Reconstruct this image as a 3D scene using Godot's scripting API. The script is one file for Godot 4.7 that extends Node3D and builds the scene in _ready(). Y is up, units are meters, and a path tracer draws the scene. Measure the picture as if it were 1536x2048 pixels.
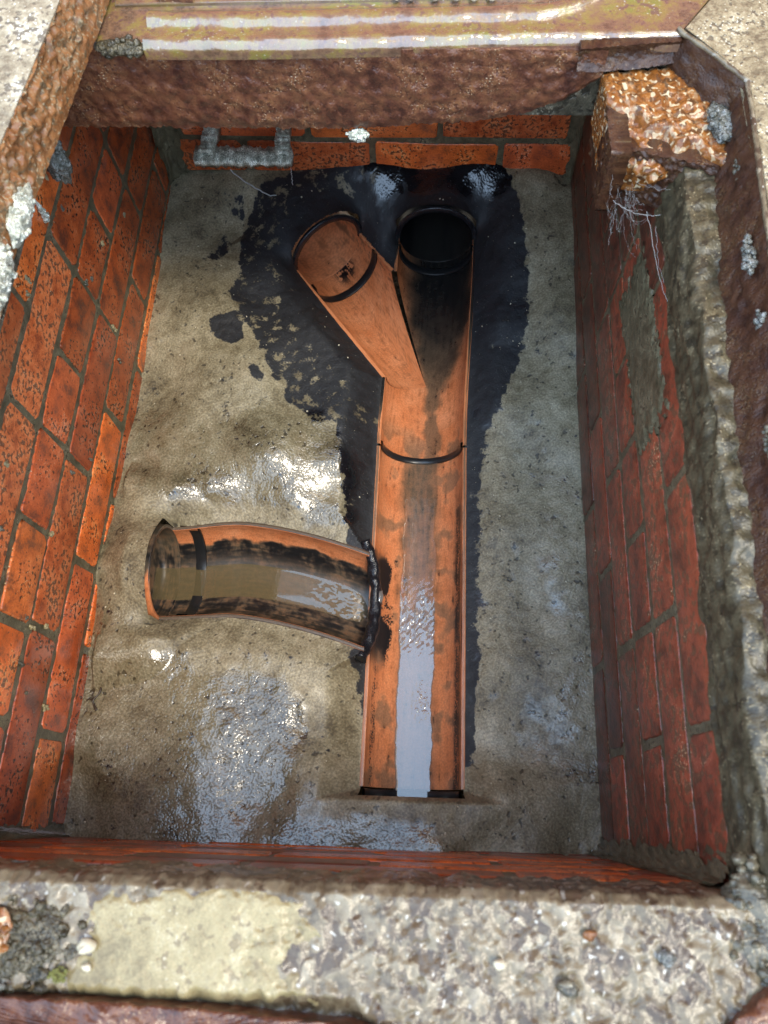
extends Node3D
# An open inspection chamber seen from above: brick walls, wet concrete benching, clay channels, a rusted iron frame round the opening.

const XL := -0.465   # face of the left wall
const XR := 0.2356   # face of the right wall
const ZB := -1.04    # face of the back wall
const ZF := 0.046    # face of the front wall
const R := 0.066     # bore of the main channel and its branch
const RIM := -0.02   # height of their rims
const RB := 0.0655   # bore of the side bend
const BRIM := 0.014
const ZJ := -0.695   # where the branch axis meets the main axis
const MOUTH := -0.965
const TB := 0.297    # branch axis length from the meeting point to its mouth
const BD := Vector2(-0.61, -0.7924)   # branch axis, going upstream (x, z)
const BN := Vector2(0.7924, -0.61)    # across the branch

var M := {}
var rng := RandomNumberGenerator.new()
var n3 := FastNoiseLite.new()
var taken := {}

# ------------------------------------------------------------------ naming
func numbered(called: String) -> String:
	if not taken.has(called):
		taken[called] = 0
		return called
	taken[called] += 1
	return "%s_%03d" % [called, taken[called]]

func tag(o: Node, label: String, category := "", group := "", kind := "") -> Node:
	if label: o.set_meta("label", label)
	if category: o.set_meta("category", category)
	if group: o.set_meta("group", group)
	if kind: o.set_meta("kind", kind)
	return o

func thing(called: String, label: String, category: String, at := Vector3.ZERO, group := "") -> Node3D:
	var o := Node3D.new()
	o.name = numbered(called)
	o.position = at
	add_child(o)
	tag(o, label, category, group)
	return o

func part(called: String, mesh: Mesh, mat: Material, parent: Node = self) -> MeshInstance3D:
	var o := MeshInstance3D.new()
	o.name = numbered(called) if parent == self else called
	o.mesh = mesh
	o.material_override = mat
	parent.add_child(o, true)
	return o

# noise, turned so that nothing lines up with its lattice
func nz3(x: float, y: float, z: float) -> float:
	return n3.get_noise_3d(0.56 * x + 0.31 * y - 0.26 * z, -0.33 * x + 0.57 * y + 0.2 * z + 3.7, 0.24 * x - 0.23 * y + 0.6 * z + 9.1)

func nzv(p: Vector3) -> float:
	return nz3(p.x, p.y, p.z)

func nz2(x: float, y: float) -> float:
	return nz3(x, y, 0.0)

# ------------------------------------------------------------------ meshes
func build(v: PackedVector3Array, f: PackedInt32Array, uv := PackedVector2Array()) -> ArrayMesh:
	# f is counter-clockwise seen from outside; Godot wants clockwise
	var nr := PackedVector3Array()
	nr.resize(v.size())
	for i in range(0, f.size(), 3):
		var n := (v[f[i + 1]] - v[f[i]]).cross(v[f[i + 2]] - v[f[i]])
		nr[f[i]] += n
		nr[f[i + 1]] += n
		nr[f[i + 2]] += n
		var t := f[i + 1]
		f[i + 1] = f[i + 2]
		f[i + 2] = t
	for i in nr.size():
		nr[i] = nr[i].normalized() if nr[i].length_squared() > 1e-20 else Vector3.UP
	var a := []
	a.resize(Mesh.ARRAY_MAX)
	a[Mesh.ARRAY_VERTEX] = v
	a[Mesh.ARRAY_NORMAL] = nr
	a[Mesh.ARRAY_INDEX] = f
	if uv.size(): a[Mesh.ARRAY_TEX_UV] = uv
	var m := ArrayMesh.new()
	m.add_surface_from_arrays(Mesh.PRIMITIVE_TRIANGLES, a)
	return m

# A grid of points fn(u, v); its outside is where cross(du, dv) points unless flip.
func sheet(nu: int, nv: int, fn: Callable, flip := false) -> ArrayMesh:
	var v := PackedVector3Array()
	var uv := PackedVector2Array()
	var f := PackedInt32Array()
	for j in nv + 1:
		for i in nu + 1:
			var a := float(i) / nu
			var b := float(j) / nv
			v.append(fn.call(a, b))
			uv.append(Vector2(a, b))
	for j in nv:
		for i in nu:
			var k := j * (nu + 1) + i
			if flip: f.append_array([k, k + nu + 1, k + 1, k + 1, k + nu + 1, k + nu + 2])
			else: f.append_array([k, k + 1, k + nu + 1, k + 1, k + nu + 2, k + nu + 1])
	return build(v, f, uv)

# The same with a back at an offset, closed round the border.
func slab(nu: int, nv: int, fn: Callable, back: Vector3, flip := false) -> ArrayMesh:
	var v := PackedVector3Array()
	var f := PackedInt32Array()
	for j in nv + 1:
		for i in nu + 1:
			v.append(fn.call(float(i) / nu, float(j) / nv))
	var n := v.size()
	for j in nv:
		for i in nu:
			var k := j * (nu + 1) + i
			if flip: f.append_array([k, k + nu + 1, k + 1, k + 1, k + nu + 1, k + nu + 2])
			else: f.append_array([k, k + 1, k + nu + 1, k + 1, k + nu + 2, k + nu + 1])
	var ring := []
	for i in nu: ring.append(i)
	for j in nv: ring.append(j * (nu + 1) + nu)
	for i in nu: ring.append(nv * (nu + 1) + nu - i)
	for j in nv: ring.append((nv - j) * (nu + 1))
	var mid := Vector3.ZERO
	for k in ring:
		v.append(v[k])
		mid += v[k]
	for k in ring: v.append(v[k] + back)
	v.append(mid / ring.size() + back)
	var c := ring.size()
	for i in c:
		var p := n + i
		var q := n + (i + 1) % c
		if flip: f.append_array([p, q, p + c, q, q + c, p + c, p + c, q + c, n + 2 * c])
		else: f.append_array([p, p + c, q, q, p + c, q + c, p + c, n + 2 * c, q + c])
	return build(v, f)

func prism(outline: Array, y0: float, y1: float, bevel := 0.003) -> ArrayMesh:
	# outline in (x, z); flat top and bottom, chamfered top edge
	var v := PackedVector3Array()
	var f := PackedInt32Array()
	var c := outline.size()
	var mid := Vector2.ZERO
	var area := 0.0
	for i in c:
		mid += outline[i] / c
		area += outline[i].cross(outline[(i + 1) % c])
	var pts := outline.duplicate()
	if area > 0.0: pts.reverse()      # counter-clockwise seen from above
	for k in 4:
		for p in pts:
			var q: Vector2 = p
			if k == 3: q = p + (mid - p).normalized() * bevel
			v.append(Vector3(q.x, [y0, y0, y1 - bevel, y1][k], q.y))
	for k in range(1, 3):
		for i in c:
			var a := k * c + i
			var b := k * c + (i + 1) % c
			f.append_array([a, b, b + c, a, b + c, a + c])
	var flat := PackedVector2Array()
	for p in pts: flat.append(p)
	var tri := Geometry2D.triangulate_polygon(flat)
	for i in range(0, tri.size(), 3):
		var w := (flat[tri[i + 1]] - flat[tri[i]]).cross(flat[tri[i + 2]] - flat[tri[i]])
		var o := [tri[i], tri[i + 1], tri[i + 2]]
		if w > 0: o = [tri[i], tri[i + 2], tri[i + 1]]
		f.append_array([3 * c + o[0], 3 * c + o[1], 3 * c + o[2], o[0], o[2], o[1]])
	return build(v, f)

func tube(pts: Array, r: float, sides := 6, wob := 0.0, taper := 1.0) -> ArrayMesh:
	var v := PackedVector3Array()
	var f := PackedInt32Array()
	var c := pts.size()
	for i in c:
		var d: Vector3 = (pts[mini(i + 1, c - 1)] - pts[maxi(i - 1, 0)]).normalized()
		var a := d.cross(Vector3(0.3, 1, 0.2)).normalized()
		var b := a.cross(d).normalized()
		var rr := r * lerpf(1.0, taper, float(i) / (c - 1))
		for k in sides:
			var t := TAU * k / sides
			var q: Vector3 = pts[i] + (a * cos(t) + b * sin(t)) * rr
			v.append(q + (a * cos(t) + b * sin(t)) * wob * nzv(q * 80.0))
	for i in c - 1:
		for k in sides:
			var p := i * sides + k
			var q := i * sides + (k + 1) % sides
			f.append_array([p, p + sides, q, q, p + sides, q + sides])
	for k in range(1, sides - 1):
		f.append_array([0, k, k + 1])
		var e := (c - 1) * sides
		f.append_array([e, e + k + 1, e + k])
	return build(v, f)

func lump(at: Vector3, rad: Vector3, rough: float, freq: float, nu := 28, nv := 18) -> ArrayMesh:
	var sh := rng.randf() * 100.0
	return sheet(nu, nv, func(u, w):
		var a: float = TAU * u if u < 1.0 else 0.0
		var e: float = PI * (w - 0.5)
		var d := Vector3(cos(a) * cos(e), sin(e), -sin(a) * cos(e))
		var k: float = 1.0 + rough * (nzv(d * freq * 0.55 + Vector3(sh, sh, 0)) + 0.35 * nzv(d * freq * 1.3 + Vector3(0, sh, sh)))
		return at + d * rad * k)

# many crumbs grown together inside an ellipsoid, as one mesh
func clump(at: Vector3, rad: Vector3, n: int, r: float, upper := false, core := 0.86) -> ArrayMesh:
	var v := PackedVector3Array()
	var f := PackedInt32Array()
	for k in n + 1:
		var d := Vector3(rng.randf_range(-1, 1), rng.randf_range(-1, 1), rng.randf_range(-1, 1))
		while d.length() > 1.0: d = Vector3(rng.randf_range(-1, 1), rng.randf_range(-1, 1), rng.randf_range(-1, 1))
		if upper: d.y = absf(d.y) * 0.9
		d = d.normalized() * lerpf(0.55, 1.0, rng.randf()) if k > 0 else Vector3.ZERO
		var c := at + d * rad * (0.85 + 0.3 * nzv(d * 4.0 + at * 90.0))
		var q := r * rng.randf_range(0.5, 1.4)
		var e := Vector3(q, q * rng.randf_range(0.7, 1.0), q * rng.randf_range(0.7, 1.2)) if k > 0 else rad * core
		var nu := 10 if k > 0 else 24
		var nv := 7 if k > 0 else 16
		var o := v.size()
		var sh := rng.randf() * 50.0
		for j in nv + 1:
			for i in nu:
				var a := TAU * i / nu
				var b := PI * (float(j) / nv - 0.5)
				var w := Vector3(cos(a) * cos(b), sin(b), -sin(a) * cos(b))
				v.append(c + w * e * (1.0 + 0.3 * nzv(w * 2.2 + Vector3(sh, 0, sh))))
		for j in nv:
			for i in nu:
				var p := o + j * nu + i
				var p2 := o + j * nu + (i + 1) % nu
				f.append_array([p, p2, p + nu, p2, p2 + nu, p + nu])
	return build(v, f)

func smooth_line(pts: Array, per: int) -> Array:
	var out := []
	for i in pts.size() - 1:
		for k in per:
			var a: Vector3 = pts[maxi(i - 1, 0)]
			var b: Vector3 = pts[i]
			out.append(b.cubic_interpolate(pts[i + 1], a, pts[mini(i + 2, pts.size() - 1)], float(k) / per))
	out.append(pts[-1])
	return out

# ------------------------------------------------------------------ textures
func fnl(type: int, freq: float, sd: int, oct := 4) -> FastNoiseLite:
	var n := FastNoiseLite.new()
	n.noise_type = type
	n.frequency = freq
	n.seed = sd
	n.fractal_type = FastNoiseLite.FRACTAL_FBM if oct > 1 else FastNoiseLite.FRACTAL_NONE
	n.fractal_octaves = oct
	return n

func tile_noise(w: int, freq: float, sd: int, oct := 4, type := FastNoiseLite.TYPE_SIMPLEX_SMOOTH) -> PackedByteArray:
	var im := fnl(type, freq, sd, oct).get_seamless_image(w, w)
	im.convert(Image.FORMAT_L8)
	return im.get_data()

func flat_noise(w: int, h: int, freq: float, sd: int, oct := 4) -> PackedByteArray:
	var im := fnl(FastNoiseLite.TYPE_SIMPLEX_SMOOTH, freq, sd, oct).get_image(w, h)
	im.convert(Image.FORMAT_L8)
	return im.get_data()

func picture(w: int, h: int, data: PackedByteArray, grey := false) -> ImageTexture:
	return ImageTexture.create_from_image(Image.create_from_data(w, h, false, Image.FORMAT_L8 if grey else Image.FORMAT_RGB8, data))

func ramp(cols: Array) -> Array:
	var out := []
	for i in 256:
		var t := i / 255.0 * (cols.size() - 1)
		var k := mini(int(t), cols.size() - 2)
		out.append((cols[k] as Color).lerp(cols[k + 1], t - k))
	return out

# A repeating surface: colour by broad + middle + fine noise through a ramp, dark marks and pale specks laid over it.
func tile(w: int, sd: int, freqs: Array, cols: Array, marks := [], specks := []) -> Array:
	var lo := tile_noise(w, freqs[0], sd, 3)
	var mi := tile_noise(w, freqs[1], sd + 1, 3)
	var fi := tile_noise(w, freqs[2], sd + 2, 2)
	var mk := tile_noise(w, marks[0], sd + 3, 3) if marks else PackedByteArray()
	var sp := tile_noise(w, specks[0], sd + 4, 1) if specks else PackedByteArray()
	var gr := tile_noise(w, 0.47, sd + 5, 2)
	var veins: bool = marks and marks.size() > 5
	var lut := ramp(cols)
	var rgb := PackedByteArray()
	var hgt := PackedByteArray()
	rgb.resize(w * w * 3)
	hgt.resize(w * w)
	for i in w * w:
		var t: float = 0.45 * lo[i] + 0.35 * mi[i] + 0.2 * fi[i]
		t = clampf((t - 128.0) * 1.9 + 128.0, 0.0, 255.0)
		var c: Color = lut[int(t)]
		var h: float = 66.0 + 0.22 * mi[i] + 0.3 * fi[i] + 0.1 * gr[i]
		var gk: float = 0.80 + 0.4 * gr[i] / 255.0
		c = Color(minf(c.r * gk, 1.0), minf(c.g * gk, 1.0), minf(c.b * gk, 1.0))
		if marks:
			var a := clampf((mk[i] + (lo[i] - 128.0) * 0.45 - marks[1]) / 22.0, 0.0, 1.0)
			if veins: a = maxf(a, clampf((marks[5] - absf(mk[i] - 128.0) + (mi[i] - 128.0) * 0.22) / 10.0, 0.0, 1.0) * clampf((lo[i] - 96.0) / 40.0, 0.0, 1.0))
			c = c.lerp(marks[2], a * marks[3])
			h -= a * marks[4]
		if specks:
			var b := clampf((sp[i] + (lo[i] - 128.0) * 0.3 - specks[1]) / 16.0, 0.0, 1.0)
			c = c.lerp(specks[2], b)
			h += b * specks[3]
		rgb[i * 3] = int(c.r * 255.0)
		rgb[i * 3 + 1] = int(c.g * 255.0)
		rgb[i * 3 + 2] = int(c.b * 255.0)
		hgt[i] = clampi(int(h), 0, 255)
	return [picture(w, w, rgb), picture(w, w, hgt, true)]

func coat(t: Array, size: float, rough: float, relief: float, tint := Color.WHITE, spec := 0.5) -> StandardMaterial3D:
	var m := StandardMaterial3D.new()
	m.albedo_texture = t[0]
	m.albedo_color = tint
	m.roughness = rough
	m.metallic_specular = spec
	m.heightmap_enabled = true
	m.heightmap_texture = t[1]
	m.heightmap_scale = relief
	m.uv1_triplanar = true
	m.uv1_world_triplanar = true
	m.uv1_scale = Vector3.ONE / size
	return m

func srgb(r: int, g: int, b: int) -> Color:
	return Color(r / 255.0, g / 255.0, b / 255.0)

func make_materials() -> void:
	var brick := tile(512, 11, [0.006, 0.02, 0.12], [srgb(112, 62, 46), srgb(172, 82, 44), srgb(198, 98, 52), srgb(206, 122, 82)], [0.07, 184, srgb(52, 34, 28), 0.8, 60.0], [0.2, 232, srgb(205, 180, 150), 30.0])
	var worn := tile(512, 31, [0.008, 0.025, 0.14], [srgb(140, 62, 34), srgb(186, 90, 48), srgb(206, 110, 64), srgb(214, 126, 80)], [0.06, 152, srgb(58, 44, 38), 0.65, 70.0], [0.2, 228, srgb(196, 160, 130), 30.0])
	M.brick = []
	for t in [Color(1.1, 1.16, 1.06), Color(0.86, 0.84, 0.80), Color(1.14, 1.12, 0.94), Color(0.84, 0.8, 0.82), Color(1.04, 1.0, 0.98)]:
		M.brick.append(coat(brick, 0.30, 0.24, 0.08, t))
	M.worn = []
	for t in [Color(1.08, 1.1, 1.06), Color(0.96, 0.96, 0.92)]:
		M.worn.append(coat(worn, 0.26, 0.26, 0.10, t))
	# the right-hand wall carries more grime washed down it
	var grimy := tile(512, 51, [0.007, 0.03, 0.12], [srgb(70, 44, 34), srgb(108, 60, 44), srgb(130, 72, 52), srgb(142, 86, 66)], [0.04, 150, srgb(74, 68, 52), 0.7, 40.0], [0.18, 226, srgb(178, 168, 138), 40.0])
	M.grimy = []
	for t in [Color(1, 1, 1), Color(1.15, 1.0, 0.95), Color(0.85, 0.85, 0.85), Color(1.22, 1.08, 1.0)]:
		M.grimy.append(coat(grimy, 0.30, 0.36, 0.12, t))
	var mortar := tile(512, 71, [0.01, 0.04, 0.16], [srgb(70, 66, 50), srgb(96, 91, 72), srgb(114, 108, 86), srgb(138, 131, 106)], [0.06, 196, srgb(40, 38, 32), 0.8, 50.0], [0.2, 226, srgb(176, 168, 140), 50.0])
	M.mortar = coat(mortar, 0.22, 0.34, 0.14, Color(0.88, 0.87, 0.84))
	var render_ := tile(512, 81, [0.008, 0.03, 0.15], [srgb(46, 44, 35), srgb(78, 74, 60), srgb(100, 94, 77), srgb(140, 132, 110)], [0.03, 152, srgb(44, 42, 34), 0.75, 50.0], [0.15, 220, srgb(178, 168, 142), 60.0])
	M.grimy_mortar = coat(render_, 0.25, 0.4, 0.12, Color(0.86, 0.83, 0.76))
	M.haunch = coat(render_, 0.25, 0.34, 0.22)
	var rust := tile(512, 91, [0.008, 0.03, 0.13], [srgb(52, 31, 28), srgb(84, 53, 42), srgb(104, 70, 52), srgb(124, 88, 62)], [0.06, 166, srgb(62, 38, 32), 0.75, 50.0], [0.17, 226, srgb(180, 164, 140), 60.0])
	M.rust = coat(rust, 0.2, 0.3, 0.15, Color(1.05, 1.02, 0.94))
	M.dark_rust = coat(rust, 0.16, 0.38, 0.16, Color(0.74, 0.74, 0.66))
	var warm := tile(512, 111, [0.008, 0.03, 0.13], [srgb(80, 50, 28), srgb(122, 80, 46), srgb(138, 96, 58), srgb(150, 116, 80)], [0.03, 164, srgb(84, 76, 58), 0.8, -60.0], [0.11, 196, srgb(160, 148, 120), 70.0])
	M.warm_rust = coat(warm, 0.2, 0.3, 0.13)
	var orange := tile(512, 131, [0.012, 0.04, 0.13], [srgb(64, 42, 26), srgb(106, 66, 34), srgb(128, 84, 44), srgb(140, 112, 82)], [0.02, 150, srgb(64, 44, 32), 0.85, 40.0], [0.035, 186, srgb(176, 168, 156), 40.0])
	M.orange_rust = coat(orange, 0.13, 0.2, 0.10, Color(1.12, 1.06, 0.92), 0.5)
	var pale := tile(1024, 151, [0.006, 0.02, 0.27], [srgb(66, 58, 46), srgb(106, 97, 79), srgb(130, 122, 104), srgb(156, 151, 140)], [0.014, 140, srgb(62, 50, 40), 0.9, 60.0, 14.0], [0.05, 222, srgb(172, 172, 168), 30.0])
	M.pale = coat(pale, 0.34, 0.26, 0.10, Color(1.06, 1.04, 1.0), 0.5)
	var skim := tile(512, 171, [0.006, 0.03, 0.15], [srgb(110, 100, 76), srgb(136, 126, 98), srgb(150, 140, 110), srgb(164, 156, 132)], [0.05, 190, srgb(98, 86, 68), 0.6, 30.0], [0.15, 232, srgb(180, 174, 156), 20.0])
	M.skim = coat(skim, 0.3, 0.34, 0.08, Color(1.0, 0.98, 0.92), 0.45)
	var crust := tile(512, 191, [0.012, 0.06, 0.16], [srgb(34, 36, 32), srgb(72, 72, 64), srgb(116, 116, 106), srgb(174, 174, 168)], [0.07, 170, srgb(30, 30, 28), 0.85, 80.0], [0.14, 204, srgb(196, 198, 198), 60.0])
	M.crust = coat(crust, 0.12, 0.26, 0.3)
	M.lime = coat(crust, 0.1, 0.3, 0.1, Color(1.75, 1.75, 1.7))
	M.dirt = coat(crust, 0.14, 0.3, 0.3, Color(0.74, 0.68, 0.56))
	var ledge := tile(512, 211, [0.008, 0.03, 0.12], [srgb(84, 64, 50), srgb(116, 88, 68), srgb(126, 108, 58), srgb(112, 112, 52)], [0.04, 180, srgb(92, 66, 68), 0.7, 20.0], [0.15, 232, srgb(170, 166, 150), 40.0])
	M.ledge = coat(ledge, 0.28, 0.16, 0.1, Color.WHITE, 0.71)
	var ground := tile(512, 231, [0.01, 0.05, 0.14], [srgb(80, 72, 58), srgb(108, 99, 80), srgb(126, 117, 96), srgb(150, 143, 124)], [0.06, 172, srgb(60, 56, 48), 0.7, 60.0], [0.16, 216, srgb(180, 178, 164), 50.0])
	M.ground = coat(ground, 0.25, 0.2, 0.22, Color(1.22, 1.2, 1.16))
	M.wet_pale = coat(ground, 0.3, 0.1, 0.1, Color(1.3, 1.32, 1.36))
	var tar := tile(512, 251, [0.012, 0.06, 0.2], [srgb(14, 15, 18), srgb(20, 21, 25), srgb(26, 27, 31), srgb(40, 42, 46)], [], [0.2, 238, srgb(110, 112, 110), 40.0])
	M.tar = coat(tar, 0.15, 0.16, 0.2)
	M.ledge.clearcoat_enabled = true
	M.ledge.clearcoat = 1.0
	M.ledge.clearcoat_roughness = 0.12
	M.rubber = StandardMaterial3D.new()
	M.rubber.albedo_color = srgb(28, 29, 30)
	M.rubber.roughness = 0.3
	M.web = StandardMaterial3D.new()
	M.web.albedo_color = srgb(168, 170, 168)
	M.web.roughness = 0.6
	M.web.backlight_enabled = true
	M.web.backlight = Color(0.5, 0.5, 0.5)
	M.grit = StandardMaterial3D.new()
	M.grit.albedo_color = srgb(186, 176, 150)
	M.grit.roughness = 0.35
	M.twig = StandardMaterial3D.new()
	M.twig.albedo_color = srgb(52, 40, 28)
	M.twig.roughness = 0.4
	M.moss = StandardMaterial3D.new()
	M.moss.albedo_color = srgb(96, 96, 44)
	M.moss.roughness = 0.8
	M.water = StandardMaterial3D.new()
	M.water.albedo_color = Color(srgb(126, 124, 120), 0.58)
	M.water.transparency = BaseMaterial3D.TRANSPARENCY_ALPHA
	M.water.roughness = 0.02
	M.water.metallic_specular = 0.71
	M.water_clear = M.water.duplicate()
	M.water_clear.albedo_color = Color(srgb(118, 104, 84), 0.16)
	M.water_brown = M.water.duplicate()
	M.water_brown.albedo_color = Color(srgb(112, 98, 68), 0.5)
	M.water.clearcoat_enabled = true
	M.water.clearcoat = 1.0
	M.water.clearcoat_roughness = 0.02

# ------------------------------------------------------------------ benching
func main_x(z: float) -> float:
	return -0.0125 + 0.0155 * smoothstep(-0.55, -0.97, z)

func bend_z(x: float) -> float:
	return lerpf(lerpf(-0.314, -0.324, smoothstep(-0.40, -0.27, x)), -0.281, pow(clampf((x + 0.29) / 0.204, 0.0, 1.0), 1.7))

# distance outside the nearest channel (negative inside), the rim height there, and whether inside is open
func channel(x: float, z: float) -> Array:
	var best := 9.0
	var rim := 0.0
	var dm := absf(x - main_x(z)) - R
	dm = maxf(dm, maxf(z + 0.022, MOUTH - z))
	best = dm
	rim = RIM
	var p := Vector2(x - main_x(ZJ), z - ZJ)
	var t := p.dot(BD)
	var db := maxf(absf(p.dot(BN)) - R, maxf(-t, t - TB))
	if db < best: best = db
	if x > -0.45:
		var de := maxf(absf(z - bend_z(x)) - RB - 0.002, maxf(-0.381 - x, x + 0.083))
		if de < best:
			best = de
			rim = BRIM
	return [best, rim]

# concrete haunched over a buried pipe: round on top, sloping away at the sides
func cover(h: float, off: float, r: float, rim: float, behind: float, nn: float) -> float:
	var q := off / r
	var bell := sqrt(1.0 - q * q) if q < 0.72 else 0.694 - 1.037 * (q - 0.72)
	var sides := 1.0
	return lerpf(h, maxf(h, rim + r * bell + 0.003 * nn), sides)

func arch(off: float, r: float, rim: float) -> float:
	return rim + sqrt(r * r - off * off) if off < r * 0.97 else -1.0

func benching() -> void:
	# heights the fall of the concrete runs through (x, height, z)
	var k := []
	for z in [-1.06, -0.95]: k += [Vector3(-0.48, 0.05, z), Vector3(0.245, 0.05, z)]
	k += [Vector3(-0.3, 0.058, -1.05), Vector3(-0.1, 0.084, -1.05), Vector3(0.08, 0.09, -1.05), Vector3(0.16, 0.07, -1.05)]
	k += [Vector3(-0.475, 0.035, -0.8), Vector3(-0.475, 0.025, -0.6), Vector3(-0.475, 0.035, -0.47), Vector3(-0.475, 0.04, -0.39), Vector3(-0.475, 0.045, -0.32), Vector3(-0.475, 0.036, -0.24), Vector3(-0.475, 0.03, -0.15), Vector3(-0.475, 0.018, 0.0)]
	k += [Vector3(-0.43, 0.06, -0.36), Vector3(-0.43, 0.06, -0.29), Vector3(-0.425, 0.045, -0.24)]
	k += [Vector3(-0.3, 0.046, 0.05), Vector3(-0.15, 0.05, 0.05), Vector3(0.0, 0.06, 0.05), Vector3(0.1, 0.03, 0.05), Vector3(0.24, 0.005, 0.05)]
	k += [Vector3(0.0, 0.055, -0.005), Vector3(-0.06, 0.052, -0.005), Vector3(0.06, 0.045, -0.005), Vector3(-0.13, 0.045, -0.01)]
	k += [Vector3(0.24, 0.004, -0.15), Vector3(0.24, 0.004, -0.35), Vector3(0.24, 0.012, -0.6), Vector3(0.24, 0.035, -0.8)]
	k += [Vector3(0.1, -0.012, -0.1), Vector3(0.1, -0.012, -0.3), Vector3(0.1, -0.01, -0.5), Vector3(0.1, -0.002, -0.7), Vector3(0.11, 0.012, -0.80), Vector3(0.11, 0.03, -0.88), Vector3(0.1, 0.05, -0.94)]
	k += [Vector3(-0.36, 0.045, -0.225), Vector3(-0.27, 0.036, -0.23), Vector3(-0.16, 0.034, -0.2), Vector3(-0.3, 0.042, -0.1), Vector3(-0.3, 0.043, 0.0), Vector3(-0.2, 0.034, -0.03), Vector3(-0.2, 0.034, -0.13), Vector3(-0.14, 0.022, -0.12), Vector3(-0.4, 0.036, -0.08)]
	k += [Vector3(-0.36, 0.05, -0.42), Vector3(-0.25, 0.036, -0.43), Vector3(-0.13, 0.024, -0.43), Vector3(-0.25, 0.058, -0.5), Vector3(-0.36, 0.05, -0.5), Vector3(-0.15, 0.04, -0.52), Vector3(-0.3, 0.055, -0.62), Vector3(-0.2, 0.03, -0.64), Vector3(-0.36, 0.045, -0.75), Vector3(-0.27, 0.02, -0.8), Vector3(-0.32, 0.02, -0.92)]
	k += [Vector3(-0.26, 0.03, -0.84), Vector3(-0.27, 0.045, -0.90), Vector3(-0.25, 0.055, -0.95), Vector3(-0.075, 0.03, -0.94), Vector3(-0.195, 0.065, -0.97), Vector3(0.0, 0.066, -0.985), Vector3(-0.07, 0.05, -0.98), Vector3(0.09, 0.045, -0.99)]
	var cw := 40
	var ch := 58
	var x0 := -0.485
	var x1 := 0.265
	var z0 := -1.075
	var z1 := 0.085
	var low := Image.create_empty(cw, ch, false, Image.FORMAT_RF)
	for j in ch:
		for i in cw:
			var x := lerpf(x0, x1, (i + 0.5) / cw)
			var z := lerpf(z0, z1, (j + 0.5) / ch)
			var s := 0.0
			var w := 0.0
			for q in k:
				var d: float = (q.x - x) * (q.x - x) + (q.z - z) * (q.z - z) + 0.0005
				var g := 1.0 / (d * d)
				s += g * q.y
				w += g
			low.set_pixel(i, j, Color(s / w, 0, 0))
	var nx := 300
	var nz := 464
	low.resize(nx + 1, nz + 1, Image.INTERPOLATE_CUBIC)
	var hd := low.get_data().to_float32_array()
	var rough := fnl(FastNoiseLite.TYPE_SIMPLEX_SMOOTH, 14.0, 5, 3)
	var v := PackedVector3Array()
	var uv := PackedVector2Array()
	var open := PackedByteArray()
	var fixed := PackedByteArray()
	var least := PackedFloat32Array()
	for j in nz + 1:
		for i in nx + 1:
			var u := float(i) / nx
			var w := float(j) / nz
			var x := lerpf(x0, x1, u)
			var z := lerpf(z0, z1, w)
			var c := channel(x, z)
			var h: float = hd[j * (nx + 1) + i]
			var nn := rough.get_noise_2d(x, z)
			h += 0.0011 * nn
			var d: float = c[0]
			h = lerpf(c[1] - 0.001, h, smoothstep(0.0, 0.06, maxf(d, (z + 0.028) * 3.5)))
			# the sides climb towards each mouth
			var climb := 0.0
			if d < 0.15:
				if x > -0.09: climb = smoothstep(-0.84, MOUTH, z)
				elif z < -0.6: climb = smoothstep(TB - 0.11, TB, (Vector2(x - main_x(ZJ), z - ZJ)).dot(BD))
				else: climb = smoothstep(-0.28, -0.381, x) * 0.8
				h = maxf(h, c[1] + (0.056 * smoothstep(0.0, 0.032, d) * (1.0 - smoothstep(0.05, 0.15, d)) + 0.002 * nn) * climb) if climb > 0.0 else h
			# cover over the pipes that come in through the walls
			if z < MOUTH + 0.001:
				var a := absf(x - main_x(z))
				h = cover(h, a, R + 0.013, RIM, MOUTH - z, nn)
			var p := Vector2(x - main_x(ZJ), z - ZJ)
			var t := p.dot(BD)
			if t > TB - 0.001 and t < TB + 0.12:
				var b := absf(p.dot(BN))
				h = cover(h, b, R + 0.013, RIM, t - TB, nn)
			if x < -0.380 and x > -0.458:
				var e := absf(z - bend_z(x))
				h = lerpf(cover(h, e, RB + 0.011, BRIM, -0.381 - x, nn), h, smoothstep(-0.42, -0.458, x))
			var need := -1.0
			if z < MOUTH: need = arch(absf(x - main_x(z)), R + 0.008, RIM)
			if t > TB and t < TB + 0.12: need = maxf(need, arch(absf(p.dot(BN)), R + 0.008, RIM))
			if x < -0.381: need = maxf(need, arch(absf(z - bend_z(x)), RB + 0.008, BRIM) - 0.03 * smoothstep(-0.415, -0.455, x))
			least.append(need)
			fixed.append(1 if d < 0.005 else 0)
			v.append(Vector3(x, maxf(h, need), z))
			uv.append(Vector2(u, w))
			open.append(1 if d < 0.002 else 0)
	# trowel the concrete round each mouth smooth
	for box in [[-0.33, -1.05, 0.15, -0.80], [-0.462, -0.43, -0.33, -0.21]]:
		var i0 := maxi(1, int((box[0] - x0) / (x1 - x0) * nx))
		var i1 := int((box[2] - x0) / (x1 - x0) * nx)
		var j0 := maxi(1, int((box[1] - z0) / (z1 - z0) * nz))
		var j1 := int((box[3] - z0) / (z1 - z0) * nz)
		for pass_ in 60:
			for j in range(j0, j1):
				for i in range(i0, i1):
					var q := j * (nx + 1) + i
					if fixed[q]: continue
					var y := 0.25 * (v[q - 1].y + v[q + 1].y + v[q - nx - 1].y + v[q + nx + 1].y)
					v[q].y = maxf(y, least[q])
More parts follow.
